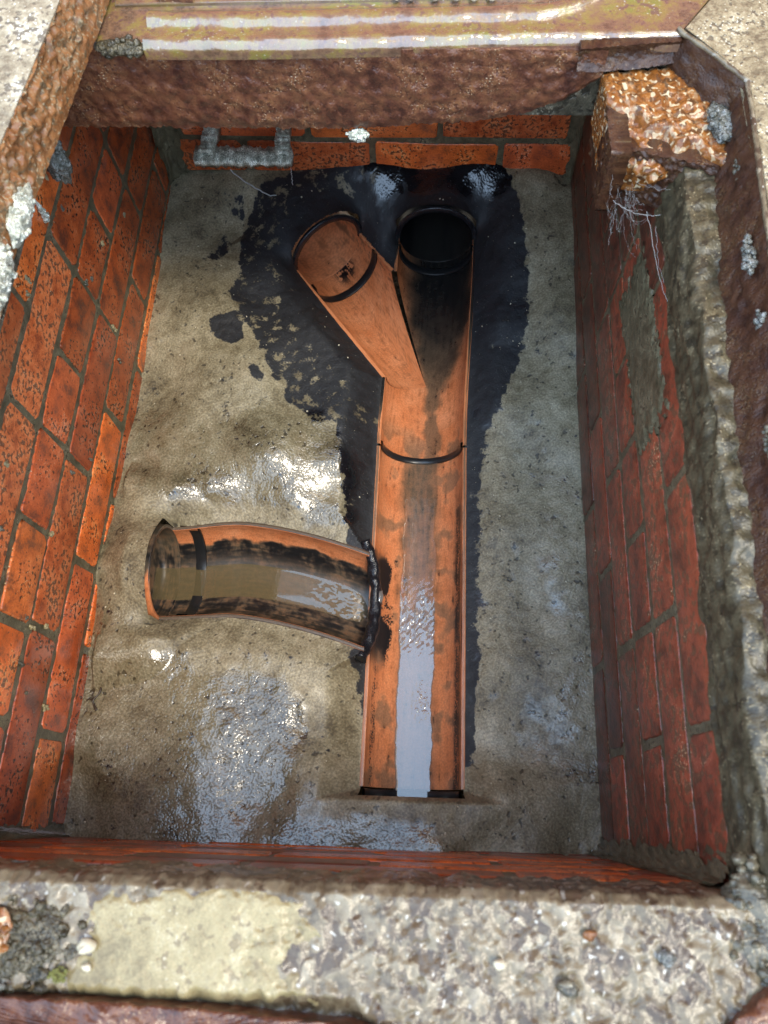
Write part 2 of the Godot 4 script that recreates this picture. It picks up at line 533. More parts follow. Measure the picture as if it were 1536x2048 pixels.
	for q in v.size():
		if least[q] > -0.5 or not fixed[q]: v[q].y += 0.0006 * nz2(v[q].x * 90.0, v[q].z * 90.0)
	var f := PackedInt32Array()
	for j in nz:
		for i in nx:
			var q := j * (nx + 1) + i
			if open[q] or open[q + 1] or open[q + nx + 1] or open[q + nx + 2]: continue
			f.append_array([q, q + nx + 1, q + 1, q + 1, q + nx + 1, q + nx + 2])
	var o := part("chamber_floor", build(v, f, uv), floor_material(x0, x1, z0, z1))
	tag(o, "wet grey-brown concrete benching falling towards the orange channels", "", "", "structure")
	var bed := BoxMesh.new()
	bed.size = Vector3(1.1, 0.08, 1.6)
	var bo := part("ground_below", bed, M.haunch)
	bo.position = Vector3(-0.1, -0.19, -0.5)
	tag(bo, "concrete base under the benching", "", "", "structure")

func fill_polygon(im: Image, pts: Array, x0: float, x1: float, z0: float, z1: float, value: float) -> void:
	var w := im.get_width()
	var h := im.get_height()
	for j in h:
		var z := lerpf(z0, z1, (j + 0.5) / h)
		var cut := []
		for i in pts.size():
			var a: Vector2 = pts[i]
			var b: Vector2 = pts[(i + 1) % pts.size()]
			if (a.y > z) != (b.y > z): cut.append(a.x + (z - a.y) / (b.y - a.y) * (b.x - a.x))
		cut.sort()
		for i in range(0, cut.size() - 1, 2):
			var s := int((cut[i] - x0) / (x1 - x0) * w)
			var e := int((cut[i + 1] - x0) / (x1 - x0) * w)
			im.fill_rect(Rect2i(s, j, maxi(1, e - s), 1), Color(value, value, value))

func floor_material(x0: float, x1: float, z0: float, z1: float) -> StandardMaterial3D:
	# where black bitumen was brushed round the pipes, as outlines in (x, z)
	var small := Image.create_empty(188, 290, false, Image.FORMAT_L8)
	small.fill(Color(0, 0, 0))
	var V := func(a: Array) -> Array:
		var o := []
		for i in range(0, a.size(), 2): o.append(Vector2(a[i], a[i + 1]))
		return o
	# right of the main channel and round both mouths
	fill_polygon(small, V.call([-0.215, -1.075, 0.10, -1.075, 0.121, -1.035, 0.147, -0.985, 0.158, -0.88, 0.162, -0.777, 0.146, -0.698, 0.116, -0.622, 0.091, -0.568, 0.086, -0.506, 0.079, -0.447, 0.077, -0.087, 0.06, -0.055, -0.07, -0.055]), x0, x1, z0, z1, 1.0)
	# left: between the branch and the bend
	fill_polygon(small, V.call([-0.066, -0.09, -0.086, -0.142, -0.096, -0.183, -0.106, -0.211, -0.06, -0.23, -0.081, -0.362, -0.102, -0.402, -0.114, -0.484, -0.127, -0.562, -0.0, -0.6]), x0, x1, z0, z1, 1.0)
	fill_polygon(small, V.call([-0.127, -0.562, -0.174, -0.552, -0.208, -0.583, -0.229, -0.592, -0.225, -0.633, -0.249, -0.623, -0.255, -0.65, -0.269, -0.67, -0.28, -0.70, -0.316, -0.757, -0.342, -0.797, -0.326, -0.85]), x0, x1, z0, z1, 0.66)
	fill_polygon(small, V.call([-0.127, -0.562, -0.316, -0.757, -0.326, -0.85, -0.333, -0.871, -0.328, -0.947, -0.299, -1.016, -0.256, -1.03, -0.215, -1.075, 0.0, -1.0, 0.0, -0.6]), x0, x1, z0, z1, 0.72)
	fill_polygon(small, V.call([-0.11, -0.60, -0.25, -0.78, -0.27, -0.88, -0.24, -0.98, 0.0, -1.03, 0.0, -0.6]), x0, x1, z0, z1, 1.0)
	fill_polygon(small, V.call([-0.30, -0.70, -0.308, -0.69, -0.334, -0.693, -0.361, -0.721, -0.357, -0.741, -0.316, -0.757]), x0, x1, z0, z1, 1.0)
	fill_polygon(small, V.call([-0.268, -0.614, -0.287, -0.641, -0.275, -0.65, -0.255, -0.63]), x0, x1, z0, z1, 0.85)
	fill_polygon(small, V.call([-0.36, -0.93, -0.385, -0.90, -0.38, -0.86, -0.355, -0.87]), x0, x1, z0, z1, 0.55)
	fill_polygon(small, V.call([-0.33, -1.01, -0.36, -0.99, -0.35, -0.95, -0.33, -0.96]), x0, x1, z0, z1, 0.5)
	small.resize(94, 145, Image.INTERPOLATE_BILINEAR)
	# where a film of water lies
	var film := Image.create_empty(94, 145, false, Image.FORMAT_L8)
	film.fill(Color(0, 0, 0))
	fill_polygon(film, V.call([-0.45, -0.57, -0.40, -0.585, -0.33, -0.54, -0.24, -0.585, -0.13, -0.55, -0.10, -0.42, -0.13, -0.385, -0.25, -0.43, -0.38, -0.41, -0.46, -0.44]), x0, x1, z0, z1, 1.0)
	fill_polygon(film, V.call([-0.47, -0.22, -0.43, -0.25, -0.38, -0.2, -0.28, -0.17, -0.2, -0.185, -0.15, -0.11, -0.16, -0.01, -0.06, 0.01, 0.06, 0.03, 0.06, 0.08, -0.48, 0.08]), x0, x1, z0, z1, 1.0)
	fill_polygon(film, V.call([0.15, -0.16, 0.24, -0.22, 0.26, 0.06, 0.14, 0.06]), x0, x1, z0, z1, 0.36)
	fill_polygon(film, V.call([0.17, -0.5, 0.22, -0.5, 0.23, -0.25, 0.17, -0.25]), x0, x1, z0, z1, 0.3)
	fill_polygon(film, V.call([-0.16, -1.075, 0.14, -1.075, 0.13, -1.0, -0.1, -0.99]), x0, x1, z0, z1, 1.0)
	film.resize(30, 46, Image.INTERPOLATE_BILINEAR)
	var w := 1000
	var h := 1548
	film.resize(w, h, Image.INTERPOLATE_CUBIC)
	var wf := film.get_data()
	small.resize(w, h, Image.INTERPOLATE_CUBIC)
	var bit := small.get_data()
	var lo := flat_noise(w, h, 0.006, 401, 4)
	var mi := flat_noise(w, h, 0.03, 402, 4)
	var fi := flat_noise(w, h, 0.16, 403, 2)
	var wet := flat_noise(w, h, 0.012, 404, 3)
	var sp := flat_noise(w, h, 0.3, 405, 1)
	var pit := flat_noise(w, h, 0.055, 406, 2)
	var lut := ramp([srgb(80, 71, 53), srgb(108, 98, 75), srgb(127, 117, 92), srgb(141, 131, 106), srgb(160, 150, 125)])
	var rgb := PackedByteArray()
	var hg := PackedByteArray()
	var ro := PackedByteArray()
	rgb.resize(w * h * 3)
	hg.resize(w * h)
	ro.resize(w * h)
	var co := PackedByteArray()
	co.resize(w * h)
	for j in h:
		for i in w:
			var p := j * w + i
			var t := clampf((0.5 * lo[p] + 0.32 * mi[p] + 0.18 * fi[p] - 128.0) * 1.8 + 128.0, 0.0, 255.0)
			var c: Color = lut[int(t)]
			var gk: float = 0.76 + 0.28 * fi[p] / 255.0 + 0.2 * sp[p] / 255.0
			c = Color(c.r * gk, c.g * gk, c.b * gk)
			var hh: float = 60.0 + 0.12 * mi[p] + lerpf(0.26, 0.36, wf[p] / 255.0) * fi[p] + 0.1 * sp[p]
			# roughness: a film of water lies over most of it
			var wt := clampf((wf[p] + (wet[p] - 128.0) * 0.9 + (mi[p] - 128.0) * 0.7 - 50.0) / 170.0, 0.0, 1.0)
			var r: float = lerpf(118.0 + 0.25 * wet[p], 14.0 + 0.1 * fi[p], wt)
			c = c.darkened(0.12 * wt)
			# small holes in the surface
			var a := clampf((pit[p] + (wet[p] - 128.0) * 0.35 - 200.0) / 20.0, 0.0, 1.0)
			if a > 0.0:
				c = c.darkened(0.45 * a)
				hh -= 70.0 * a
			# rusty and dark dirt
			var g := clampf((lo[p] * 0.6 + wet[p] * 0.4 - 150.0) / 40.0, 0.0, 1.0)
			c = c.lerp(Color(0.34, 0.28, 0.18), g * 0.28)
			# bitumen
			var b := clampf((bit[p] + (mi[p] - 128.0) * 1.1 + (fi[p] - 128.0) * 0.45 + (wet[p] - 128.0) * 0.35 - 104.0) / 50.0, 0.0, 1.0)
			if b > 0.0:
				var q: float = 0.03 + 0.05 * mi[p] / 255.0 + 0.03 * fi[p] / 255.0
				c = c.lerp(Color(q, q * 1.04, q * 1.2), b)
				hh = lerpf(hh, 80.0 + 0.26 * fi[p] + 0.1 * mi[p], b)
				r = lerpf(r, lerpf(150.0 + 0.25 * mi[p], 34.0, wt), b)
			var s := clampf((sp[p] - 236.0) / 10.0, 0.0, 1.0)
			if s > 0.0:
				c = c.lerp(Color(0.72, 0.7, 0.64), s * 0.7)
				hh += 30.0 * s
			rgb[p * 3] = int(c.r * 255.0)
			rgb[p * 3 + 1] = int(c.g * 255.0)
			rgb[p * 3 + 2] = int(c.b * 255.0)
			hg[p] = clampi(int(hh), 0, 255)
			ro[p] = clampi(int(r), 8, 255)
			co[p] = clampi(int(255.0 * wt * clampf((fi[p] - 70.0) / 60.0, 0.25, 1.0)), 0, 255)
	var m := StandardMaterial3D.new()
	m.albedo_texture = picture(w, h, rgb)
	m.roughness = 1.0
	m.roughness_texture = picture(w, h, ro, true)
	m.roughness_texture_channel = BaseMaterial3D.TEXTURE_CHANNEL_GRAYSCALE
	m.metallic_specular = 0.56
	m.clearcoat_enabled = true
	m.clearcoat = 0.5
	m.clearcoat_roughness = 0.1
	m.clearcoat_texture = picture(w, h, co, true)
	m.heightmap_enabled = true
	m.heightmap_texture = picture(w, h, hg, true)
	m.heightmap_scale = 0.17
	return m

# ------------------------------------------------------------------ brickwork
var brick_shapes := {}

func brick_mesh(l: float, h: float) -> ArrayMesh:
	var key := "%d_%d_%d" % [roundi(l * 500), roundi(h * 500), rng.randi() % 5]
	if brick_shapes.has(key): return brick_shapes[key]
	var a := l / 2
	var b := h / 2
	var c := 0.005
	var base := [[-a, -b + c], [-a + c, -b], [0.0, -b], [a - c, -b], [a, -b + c], [a, b - c], [a - c, b], [0.0, b], [-a + c, b], [-a, b - c]]
	var v := PackedVector3Array()
	var f := PackedInt32Array()
	var n := base.size()
	var jit := []
	for p in base: jit.append(Vector2(p[0] + rng.randf_range(-0.0018, 0.0018), p[1] + rng.randf_range(-0.002, 0.002)))
	for k in 3:
		for q in jit:
			var s: float = [1.0, 1.0, 0.0][k]
			var ins := Vector2(signf(q.x) * 0.0022 if absf(q.x) > 0.01 else 0.0, signf(q.y) * 0.0022)
			var t: Vector2 = q - ins * (1.0 - s)
			v.append(Vector3(t.x, t.y, [-0.022, -0.0008, 0.0016][k]))
	v.append(Vector3(0, 0, 0.002 + rng.randf_range(-0.0003, 0.0006)))
	for k in 2:
		for i in n:
			var p := k * n + i
			var q := k * n + (i + 1) % n
			f.append_array([p, q, q + n, p, q + n, p + n])
	for i in n: f.append_array([2 * n + i, 2 * n + (i + 1) % n, 3 * n])
	brick_shapes[key] = build(v, f)
	return brick_shapes[key]

# A wall in its own plane: s along, y up, out of the face along the frame's z.
func brick_wall(called: String, label: String, frame: Transform3D, s0: float, s1: float, y0: float, courses: Array, mats: Callable) -> Node3D:
	var o := thing(called, label, "brick wall")
	var top: float = y0 + 0.075 * courses.size()
	var wob := rng.randf() * 50.0
	var face := slab(int((s1 - s0) / 0.006), int((top - y0 + 0.03) / 0.006), func(u, w):
		var s: float = lerpf(s0, s1, u)
		var y: float = lerpf(y0 - (0.03 if y0 < 0.03 else -0.004), top, w)
		return frame * Vector3(s, y, 0.0009 * nz3(s * 300.0, y * 300.0, wob) + 0.0006 * nz3(s * 900.0, y * 900.0, wob)), frame.basis.z * -0.1)
	part("mortar", face, M.mortar, o)
	for c in courses.size():
		var joints: Array = courses[c]
		var y := y0 + 0.075 * (c + 0.5)
		for i in joints.size() - 1:
			var a: float = maxf(joints[i], s0 + 0.004)
			var b: float = minf(joints[i + 1], s1 - 0.004)
			var l := b - a - rng.randf_range(0.0075, 0.0105)
			if l < 0.02: continue
			var m := part("brick", brick_mesh(l, rng.randf_range(0.0645, 0.0675)), mats.call(c, (a + b) / 2, y), o)
			m.transform = frame * Transform3D(Basis(Vector3(0, 0, 1), rng.randf_range(-0.006, 0.006)), Vector3((a + b) / 2, y + rng.randf_range(-0.001, 0.001), rng.randf_range(-0.0004, 0.001)))
	return o

func joints(phase: float, step: float, s0: float, s1: float) -> Array:
	var a := []
	var s := phase - ceilf((phase - s0) / step) * step
	while s < s1 + step:
		a.append(s + rng.randf_range(-0.003, 0.003))
		s += step
	return a

func walls() -> void:
	var pick := func(list: Array): return list[rng.randi() % list.size()]
	# left: the face looks towards +x; s runs along -z
	var fl := Transform3D(Basis(Vector3(0, 0, -1), Vector3.UP, Vector3(1, 0, 0)), Vector3(XL, 0, 0))
	var co := []
	for c in 7:
		var z := -0.6385 + (0.0 if c % 2 == 0 else 0.1125)
		co.append(joints(-z, 0.1125 if c == 3 else 0.225, -0.12, 1.14))
	var left := brick_wall("brick_wall", "left-hand chamber wall of bright orange bricks, pitted towards the bottom left", fl, -0.12, 1.14, -0.0185, co, func(c, s, y):
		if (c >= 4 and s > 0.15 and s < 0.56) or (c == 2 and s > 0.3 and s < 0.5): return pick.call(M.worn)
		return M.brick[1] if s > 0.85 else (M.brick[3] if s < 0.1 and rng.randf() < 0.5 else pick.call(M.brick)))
	for k in 26:
		var q := [0.0, rng.randf_range(0.10, 0.40), rng.randf_range(-0.85, -0.1)]
		part("mortar_splash", clump(Vector3(XL + 0.002, q[1], q[2]), Vector3(0.0015, rng.randf_range(0.003, 0.009), rng.randf_range(0.002, 0.005)), 14, 0.0016, false, 0.3), [M.haunch, M.skim][rng.randi() % 2], left)
	# right: looks towards -x; s runs along +z
	var fr := Transform3D(Basis(Vector3(0, 0, 1), Vector3.UP, Vector3(-1, 0, 0)), Vector3(XR, 0, 0))
	co = []
	for c in 6:
		var z := -0.1866 + (0.0 if c % 2 == 0 else 0.1125)
		co.append(joints(z, 0.1125 if c == 3 else 0.225, -1.14, 0.12))
	var right := brick_wall("brick_wall", "right-hand chamber wall of dull red bricks streaked with grey grime", fr, -1.14, 0.12, 0.0015, co, func(c, s, y):
		if s < -0.62: return M.grimy[2]
		if s > -0.4 and c >= 4: return M.grimy[[1, 3][rng.randi() % 2]]
		return pick.call(M.grimy))
	var smear := sheet(40, 30, func(u, w):
		var z: float = lerpf(-0.60, -0.37, u)
		var y: float = lerpf(0.295, 0.41, w) + 0.12 * (z + 0.48)
		var e: float = minf(minf(u, 1 - u) * 2.2, minf(w, 1 - w) * 2.2) + 0.3 * nz3(z * 160.0, y * 160.0, 3.0)
		return Vector3(XR - 0.0045 * smoothstep(-0.05, 0.25, e) - 0.0005 + 0.004 * (1.0 - smoothstep(-0.1, 0.1, e)) - 0.0007 * nz3(z * 500, y * 900, 0.0), y, z), true)
	tag(part("mortar_smear", smear, M.mortar, right), "smear of hardened mortar across the bricks")
	# back: looks towards +z; s runs along +x. The first course stands on the benching
	var fb := Transform3D(Basis(Vector3(1, 0, 0), Vector3.UP, Vector3(0, 0, 1)), Vector3(0, 0, ZB))
	co = []
	for c in 6: co.append(joints(-0.107 if c % 2 == 0 else -0.2125, 0.2165, XL, XR))
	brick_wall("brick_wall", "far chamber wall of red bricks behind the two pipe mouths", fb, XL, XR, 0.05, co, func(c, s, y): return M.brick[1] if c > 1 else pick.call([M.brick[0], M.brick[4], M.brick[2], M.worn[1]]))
	# front: looks towards -z; s runs along -x
	var ff := Transform3D(Basis(Vector3(-1, 0, 0), Vector3.UP, Vector3(0, 0, -1)), Vector3(0, 0, ZF))
	co = []
	for c in 6: co.append(joints(0.04 if c % 2 == 0 else 0.15, 0.225, -XR, -XL))
	brick_wall("brick_wall", "near chamber wall of wet red bricks seen edge-on below the pale ledge", ff, -XR, -XL, -0.015, co, func(c, s, y): return pick.call(M.brick.slice(0, 4) + M.grimy.slice(0, 2)))
	# mortar worked into the four corners
	for q in [[XL, ZB, 1, 1, 0.030, "mortar fillet in the dark far left corner"], [XR, ZB, -1, 1, 0.016, "mortar fillet in the far right corner"], [XL, ZF, 1, -1, 0.016, "mortar fillet in the near left corner"], [XR, ZF, -1, -1, 0.022, "rough mortar fillet in the near right corner"]]:
		var fil := sheet(14, 60, func(u, w):
			var a: float = u * PI / 2
			var y: float = lerpf(-0.02, 0.45, w)
			var r: float = q[4] * (1.0 + 0.35 * nz3(y * 60.0, u * 20.0, q[4] * 900.0))
			return Vector3(q[0] + q[2] * (r - r * sin(a) * 0.9 + 0.0002), y, q[1] + q[3] * (r - r * cos(a) * 0.9 + 0.0002)), q[2] * q[3] < 0)
		tag(part("mortar_fillet", fil, M.mortar, left if q[0] < 0.0 else right), q[5])

# ------------------------------------------------------------------ clay channels
func clay_texture(w: int, h: int, sd: int, stain: Callable) -> Array:
	var lo := flat_noise(w, h, 0.012, sd, 4)
	var mi := flat_noise(w, h, 0.05, sd + 1, 3)
	var fi := flat_noise(w, h, 0.2, sd + 2, 2)
	# marks drawn out along the flow
	var drawn := Image.create_from_data(w, h / 8, false, Image.FORMAT_L8, flat_noise(w, h / 8, 0.09, sd + 3, 3))
	drawn.resize(w, h, Image.INTERPOLATE_CUBIC)
	var st := drawn.get_data()
	var rgb := PackedByteArray()
	var hg := PackedByteArray()
	rgb.resize(w * h * 3)
	hg.resize(w * h)
	for j in h:
		for i in w:
			var p := j * w + i
			var l := lo[p] / 255.0
			var m := 0.45 * mi[p] / 255.0 + 0.55 * st[p] / 255.0
			var n := fi[p] / 255.0
			var c := Color(0.73, 0.43, 0.26).lerp(Color(0.82, 0.54, 0.37), l)
			c = c.lerp(Color(0.60, 0.35, 0.21), 0.3 * smoothstep(0.5, 0.9, m))
			var s: Vector2 = stain.call((i + 0.5) / w, (j + 0.5) / h, l, m, n)   # x: grey film, y: black scale
			c = c.lerp(Color(0.30, 0.27, 0.22), clampf(s.x, 0.0, 1.0))
			c = c.lerp(Color(0.075, 0.078, 0.085), clampf(s.y, 0.0, 1.0))
			c = c.darkened(0.12 * smoothstep(0.45, 0.85, m) * (1.0 - s.y)) if s.y < 1.0 else c
			var gn := 0.88 + 0.24 * n
			c = Color(minf(c.r * gn, 1.0), minf(c.g * gn, 1.0), minf(c.b * gn, 1.0))
			rgb[p * 3] = int(c.r * 255.0)
			rgb[p * 3 + 1] = int(c.g * 255.0)
			rgb[p * 3 + 2] = int(c.b * 255.0)
			hg[p] = clampi(int(90 + 60 * n + 40 * m + 50 * clampf(s.y, 0, 1)), 0, 255)
	return [picture(w, h, rgb), picture(w, h, hg, true)]

func clay(t: Array, rough := 0.3) -> StandardMaterial3D:
	var m := StandardMaterial3D.new()
	m.albedo_texture = t[0]
	m.roughness = rough
	m.heightmap_enabled = true
	m.heightmap_texture = t[1]
	m.heightmap_scale = 0.03
	return m

# a strip of channel wall: for each angle column the run along the axis goes from fa to fb
func trough(na: int, nl: int, at: Callable, flip := false) -> ArrayMesh:
	return sheet(na, nl, at, flip)

func channels() -> void:
	var main_stain := func(u: float, v: float, l: float, m: float, n: float) -> Vector2:
		# u across from left rim to right rim, v from upstream to downstream
		var mid := 1.0 - smoothstep(0.06, 0.2, absf(u - 0.5) + 0.12 * (l - 0.5))
		var grey := mid * lerpf(0.85, 0.35, smoothstep(0.2, 0.7, v)) * (0.6 + 0.7 * (m - 0.2))
		grey = maxf(grey, 0.45 * smoothstep(0.55, 0.75, l))
		var line := 1.0 - smoothstep(0.02, 0.075, absf(u - 0.885 + 0.03 * (l - 0.5)))
		var black := line * smoothstep(0.1, 0.25, v) * smoothstep(0.38, 0.62, 0.5 * m + 0.5 * n + 0.12 * l)
		var left := (1.0 - smoothstep(0.01, 0.05, absf(u - 0.14))) * smoothstep(0.6, 0.7, v) * smoothstep(0.52, 0.64, 0.5 * m + 0.5 * n)
		# bitumen run down the wall under the side channel's outlet
		var tongue := smoothstep(0.30, 0.36, v + 0.06 * (l - 0.5)) * (1.0 - smoothstep(0.62, 0.69, v + 0.06 * (l - 0.5)))
		var paint := tongue * (1.0 - smoothstep(0.0, 0.035, u - 0.23 - 0.24 * (l - 0.47) - 0.1 * (n - 0.5) - 0.06 * (m - 0.5)))
		return Vector2(grey, maxf(paint * 1.1, maxf(black, maxf(left, smoothstep(0.74, 0.84, m) * 0.6))))
	var o := thing("drain_channel", "straight orange clay main channel carrying water down the middle", "drain channel")
	var cm := clay(clay_texture(256, 640, 501, main_stain))
	var z_up := -0.545
	var z_dn := -0.03
	var t := 0.006
	part("channel_bed", sheet(56, 90, func(u, v):
		var z: float = lerpf(z_up, z_dn, v)
		var a: float = PI * u
		return Vector3(main_x(z) - R * cos(a), RIM - R * sin(a), z), true), cm, o)
	part("channel_back", sheet(24, 20, func(u, v):
		var z: float = lerpf(z_up, z_dn, v)
		var a: float = PI * u
		return Vector3(main_x(z) - (R + t) * cos(a), RIM - (R + t) * sin(a), z)), cm, o)
	for s in [-1.0, 1.0]:
		part("rim", sheet(3, 90, func(u, v):
			var z: float = lerpf(z_up, z_dn, v)
			var e: float = [0.0, 0.001, t - 0.001, t][roundi(u * 3)]
			return Vector3(main_x(z) + s * (R + e), RIM + (0.0012 if roundi(u * 3) in [1, 2] else 0.0) + 0.0004 * nz3(z * 400, s, 0), z), s > 0), cm, o)
	for z in [z_up, z_dn]:
		part("end_face", sheet(32, 1, func(u, v):
			var a: float = PI * u
			var r: float = R + t * v
			return Vector3(main_x(z) - r * cos(a), RIM - r * sin(a), z), z == z_up), cm, o)
	part("seal_ring", half_ring(Vector3(main_x(-0.548), RIM, -0.550), Vector3(1, 0, 0), Vector3(0, 0, 1), R, 0.011, 0.0035, PI, TAU), M.rubber, o)
	part("seal_ring", half_ring(Vector3(main_x(-0.022), RIM, -0.022), Vector3(1, 0, 0), Vector3(0, 0, 1), R + 0.001, 0.012, 0.003, PI, TAU), M.rubber, o)

	# --- the Y junction: main run and branch meet along the exact curve of two equal cylinders
	var xj := main_x(ZJ)
	var y := thing("branch_junction", "orange and blackened Y-shaped junction at the far end of the main channel", "pipe junction")
	var yj := func(u: float, v: float, l: float, m: float, n: float) -> Vector2:
		var half := lerpf(0.5, 0.07, smoothstep(0.25, 0.8, v))
		var mid := 1.0 - smoothstep(half * 0.35, half * 1.15, absf(u - 0.57) * (1.25 if u < 0.57 else 1.0) + 0.12 * (l - 0.5) + 0.05 * (m - 0.5))
		var grey := mid * lerpf(0.95, 0.55, smoothstep(0.3, 1.0, v))
		grey = maxf(grey, 0.6 * smoothstep(0.8, 1.0, v) * smoothstep(0.4, 0.6, l))
		var black := mid * (1.0 - smoothstep(0.18, 0.7, v + 0.2 * (l - 0.5))) * (0.8 + 0.5 * (m - 0.5))
		black = maxf(black, smoothstep(0.66, 0.76, 0.6 * m + 0.4 * n) * smoothstep(0.3, 0.5, mid + 0.3) * 0.8)
		return Vector2(grey, black)
	var jm := clay(clay_texture(256, 512, 521, yj), 0.26)
	var zu := MOUTH
	var zd := -0.549
	# right half and the left half in two pieces round the branch opening; u keeps the angle, uv are set by hand
	part("main_run", wall_patch(0.5, 1.0, 28, 80, func(_s): return [zu, zd], zu, zd), jm, y)
	part("main_run", wall_patch(0.0, 0.5, 28, 60, func(s): return [zu, maxf(zu, ZJ - 2.93 * s)], zu, zd), jm, y)
	part("main_run", wall_patch(0.0, 0.5, 28, 40, func(s): return [ZJ + 0.344 * s, zd], zu, zd), jm, y)
	for s in [-1.0, 1.0]:
		var spans: Array = [[zu, zd]] if s > 0 else [[ZJ - 2.93 * R, ZJ - 2.93 * R + 0.0001], [ZJ + 0.344 * R, zd]]
		if s < 0: spans = [[zu, ZJ - 2.93 * R], [ZJ + 0.344 * R, zd]]
		for q in spans:
			part("rim", sheet(3, 40, func(u, v):
				var z: float = lerpf(q[0], q[1], v)
				var e: float = [0.0, 0.001, t - 0.001, t][roundi(u * 3)]
				return Vector3(main_x(z) + s * (R + e), RIM + (0.0012 if roundi(u * 3) in [1, 2] else 0.0), z), s > 0), jm, y)
	var br := func(u: float, v: float, l: float, m: float, n: float) -> Vector2:
		var edge := smoothstep(0.75, 1.0, u) * smoothstep(0.5, 0.7, m) * 0.6
		var blot := (1.0 - smoothstep(0.05, 0.13, Vector2((u - 0.62) * 0.9, (v - 0.03) * 0.8).length() + 0.12 * (m - 0.5))) * smoothstep(0.4, 0.55, m)
		var low := smoothstep(0.75, 1.0, v) * smoothstep(0.55, 0.85, m) * 0.3
		return Vector2(maxf(low, edge) * 0.7, maxf(blot, smoothstep(0.78, 0.86, 0.5 * m + 0.5 * n)))
	var bm := clay(clay_texture(256, 384, 541, br))
	var axis := func(tt: float, across: float, up: float) -> Vector3:
		return Vector3(xj + BD.x * tt + BN.x * across, RIM + up, ZJ + BD.y * tt + BN.y * across)
	# across runs from the left edge (-R) to the crotch side (+R)
	part("branch_run", sheet(56, 60, func(u, v):
		var a: float = PI * u
		var q: float = -R * cos(a)
		var stop: float = minf((absf(q) + 0.7924 * q) / 0.61, TB)
		return axis.call(lerpf(TB, stop, v), q, -R * sin(a)), true), bm, y)
	for s in [-1.0, 1.0]:
		var stop: float = minf((R + 0.7924 * s * R) / 0.61, TB)
		part("rim", sheet(3, 30, func(u, v):
			var e: float = [0.0, 0.001, t - 0.001, t][roundi(u * 3)]
			return axis.call(lerpf(TB, stop, v), s * (R + e), 0.0012 if roundi(u * 3) in [1, 2] else 0.0), s > 0), bm, y)
	# mouths: the incoming pipes, whole rings of clay running back into the wall
	var gm := clay(clay_texture(256, 128, 561, func(_u, _v, l, m, _n): return Vector2(0.95, 0.72 + 0.28 * smoothstep(0.35, 0.7, 0.5 * l + 0.5 * m))), 0.35)
	part("pipe_mouth", pipe(func(q, up, d): return Vector3(main_x(MOUTH) + q, RIM + up, MOUTH - d), R - 0.0005, t, 0.3), gm, y)
	part("pipe_mouth", pipe(func(q, up, d): return axis.call(TB + d, q, up), R - 0.0005, t, 0.13), bm, y)
	part("seal_ring", half_ring(Vector3(main_x(-0.94), RIM, -0.940), Vector3(1, 0, 0), Vector3(0, 0, 1), R, 0.014, 0.0035, PI * 0.98, PI * 2.02), M.rubber, y)
	part("seal_ring", half_ring(axis.call(TB - 0.052, 0.0, 0.0), Vector3(BN.x, 0, BN.y), Vector3(-BD.x, 0, -BD.y), R, 0.014, 0.0035, PI * 0.98, PI * 2.02), M.rubber, y)

	part("mouth_ring", half_ring(axis.call(TB + 0.001, 0.0, 0.0), Vector3(BN.x, 0, BN.y), Vector3(-BD.x, 0, -BD.y), R + 0.0085, 0.007, 0.0095, -0.1, PI + 0.1), M.tar, y)
	part("mouth_ring", half_ring(Vector3(main_x(MOUTH), RIM, MOUTH + 0.001), Vector3(1, 0, 0), Vector3(0, 0, 1), R + 0.0085, 0.007, 0.0095, -0.1, PI + 0.1), M.tar, y)

	# --- the side bend
	var b := thing("drain_channel", "short curved side channel, orange with black scale, emptying into the main channel", "drain channel")
	var bs := func(u: float, v: float, l: float, m: float, n: float) -> Vector2:
		# u from far rim to near rim, v from mouth to outlet
		var far := smoothstep(0.16, 0.2, u + 0.08 * (l - 0.5)) * (1.0 - smoothstep(0.36, 0.44, u))
		var near := smoothstep(0.6, 0.66, u + 0.06 * (m - 0.5)) * (1.0 - smoothstep(0.86, 0.96, u + 0.1 * (l - 0.5)) * smoothstep(0.8, 0.95, v))
		var grey := maxf(far, maxf(near * 0.9, smoothstep(0.3, 0.36, u) * (1.0 - smoothstep(0.7, 0.76, u))))
		var black := far * smoothstep(0.25, 0.62, 0.45 * l + 0.55 * m) * (1.0 - 0.7 * smoothstep(0.25, 0.36, u)) + near * smoothstep(0.32, 0.68, 0.45 * l + 0.55 * m)
		return Vector2(grey * (0.85 + 0.5 * (m - 0.4)), black * 0.9)
	var em := clay(clay_texture(256, 512, 581, bs))
	var xa := -0.381
	var xb := -0.085
	var bend := func(x: float, q: float, up: float) -> Vector3:
		var r := 1.0 if x < xa else 1.0 + 0.03 * smoothstep(xa, -0.3, x)
		return Vector3(x, BRIM + up, bend_z(x) + q * r)
	part("channel_bed", sheet(56, 80, func(u, v):
		var a: float = PI * u
		var bow: float = 0.010 * sin(a) * smoothstep(0.8, 1.0, v)
		return bend.call(lerpf(xa, xb, v) + bow, -RB * cos(a), -RB * sin(a))), em, b)
	part("channel_back", sheet(24, 40, func(u, v):
		var a: float = PI * u
		var bow: float = 0.010 * sin(a) * smoothstep(0.8, 1.0, v)
		return bend.call(lerpf(xa, xb, v) + bow, -(RB + t) * cos(a), -(RB + t) * sin(a)), true), em, b)
	part("end_face", sheet(32, 1, func(u, v):
		var a: float = PI * u
		var r: float = RB + t * v
		return bend.call(xb + 0.010 * sin(a), -r * cos(a), -r * sin(a))), em, b)
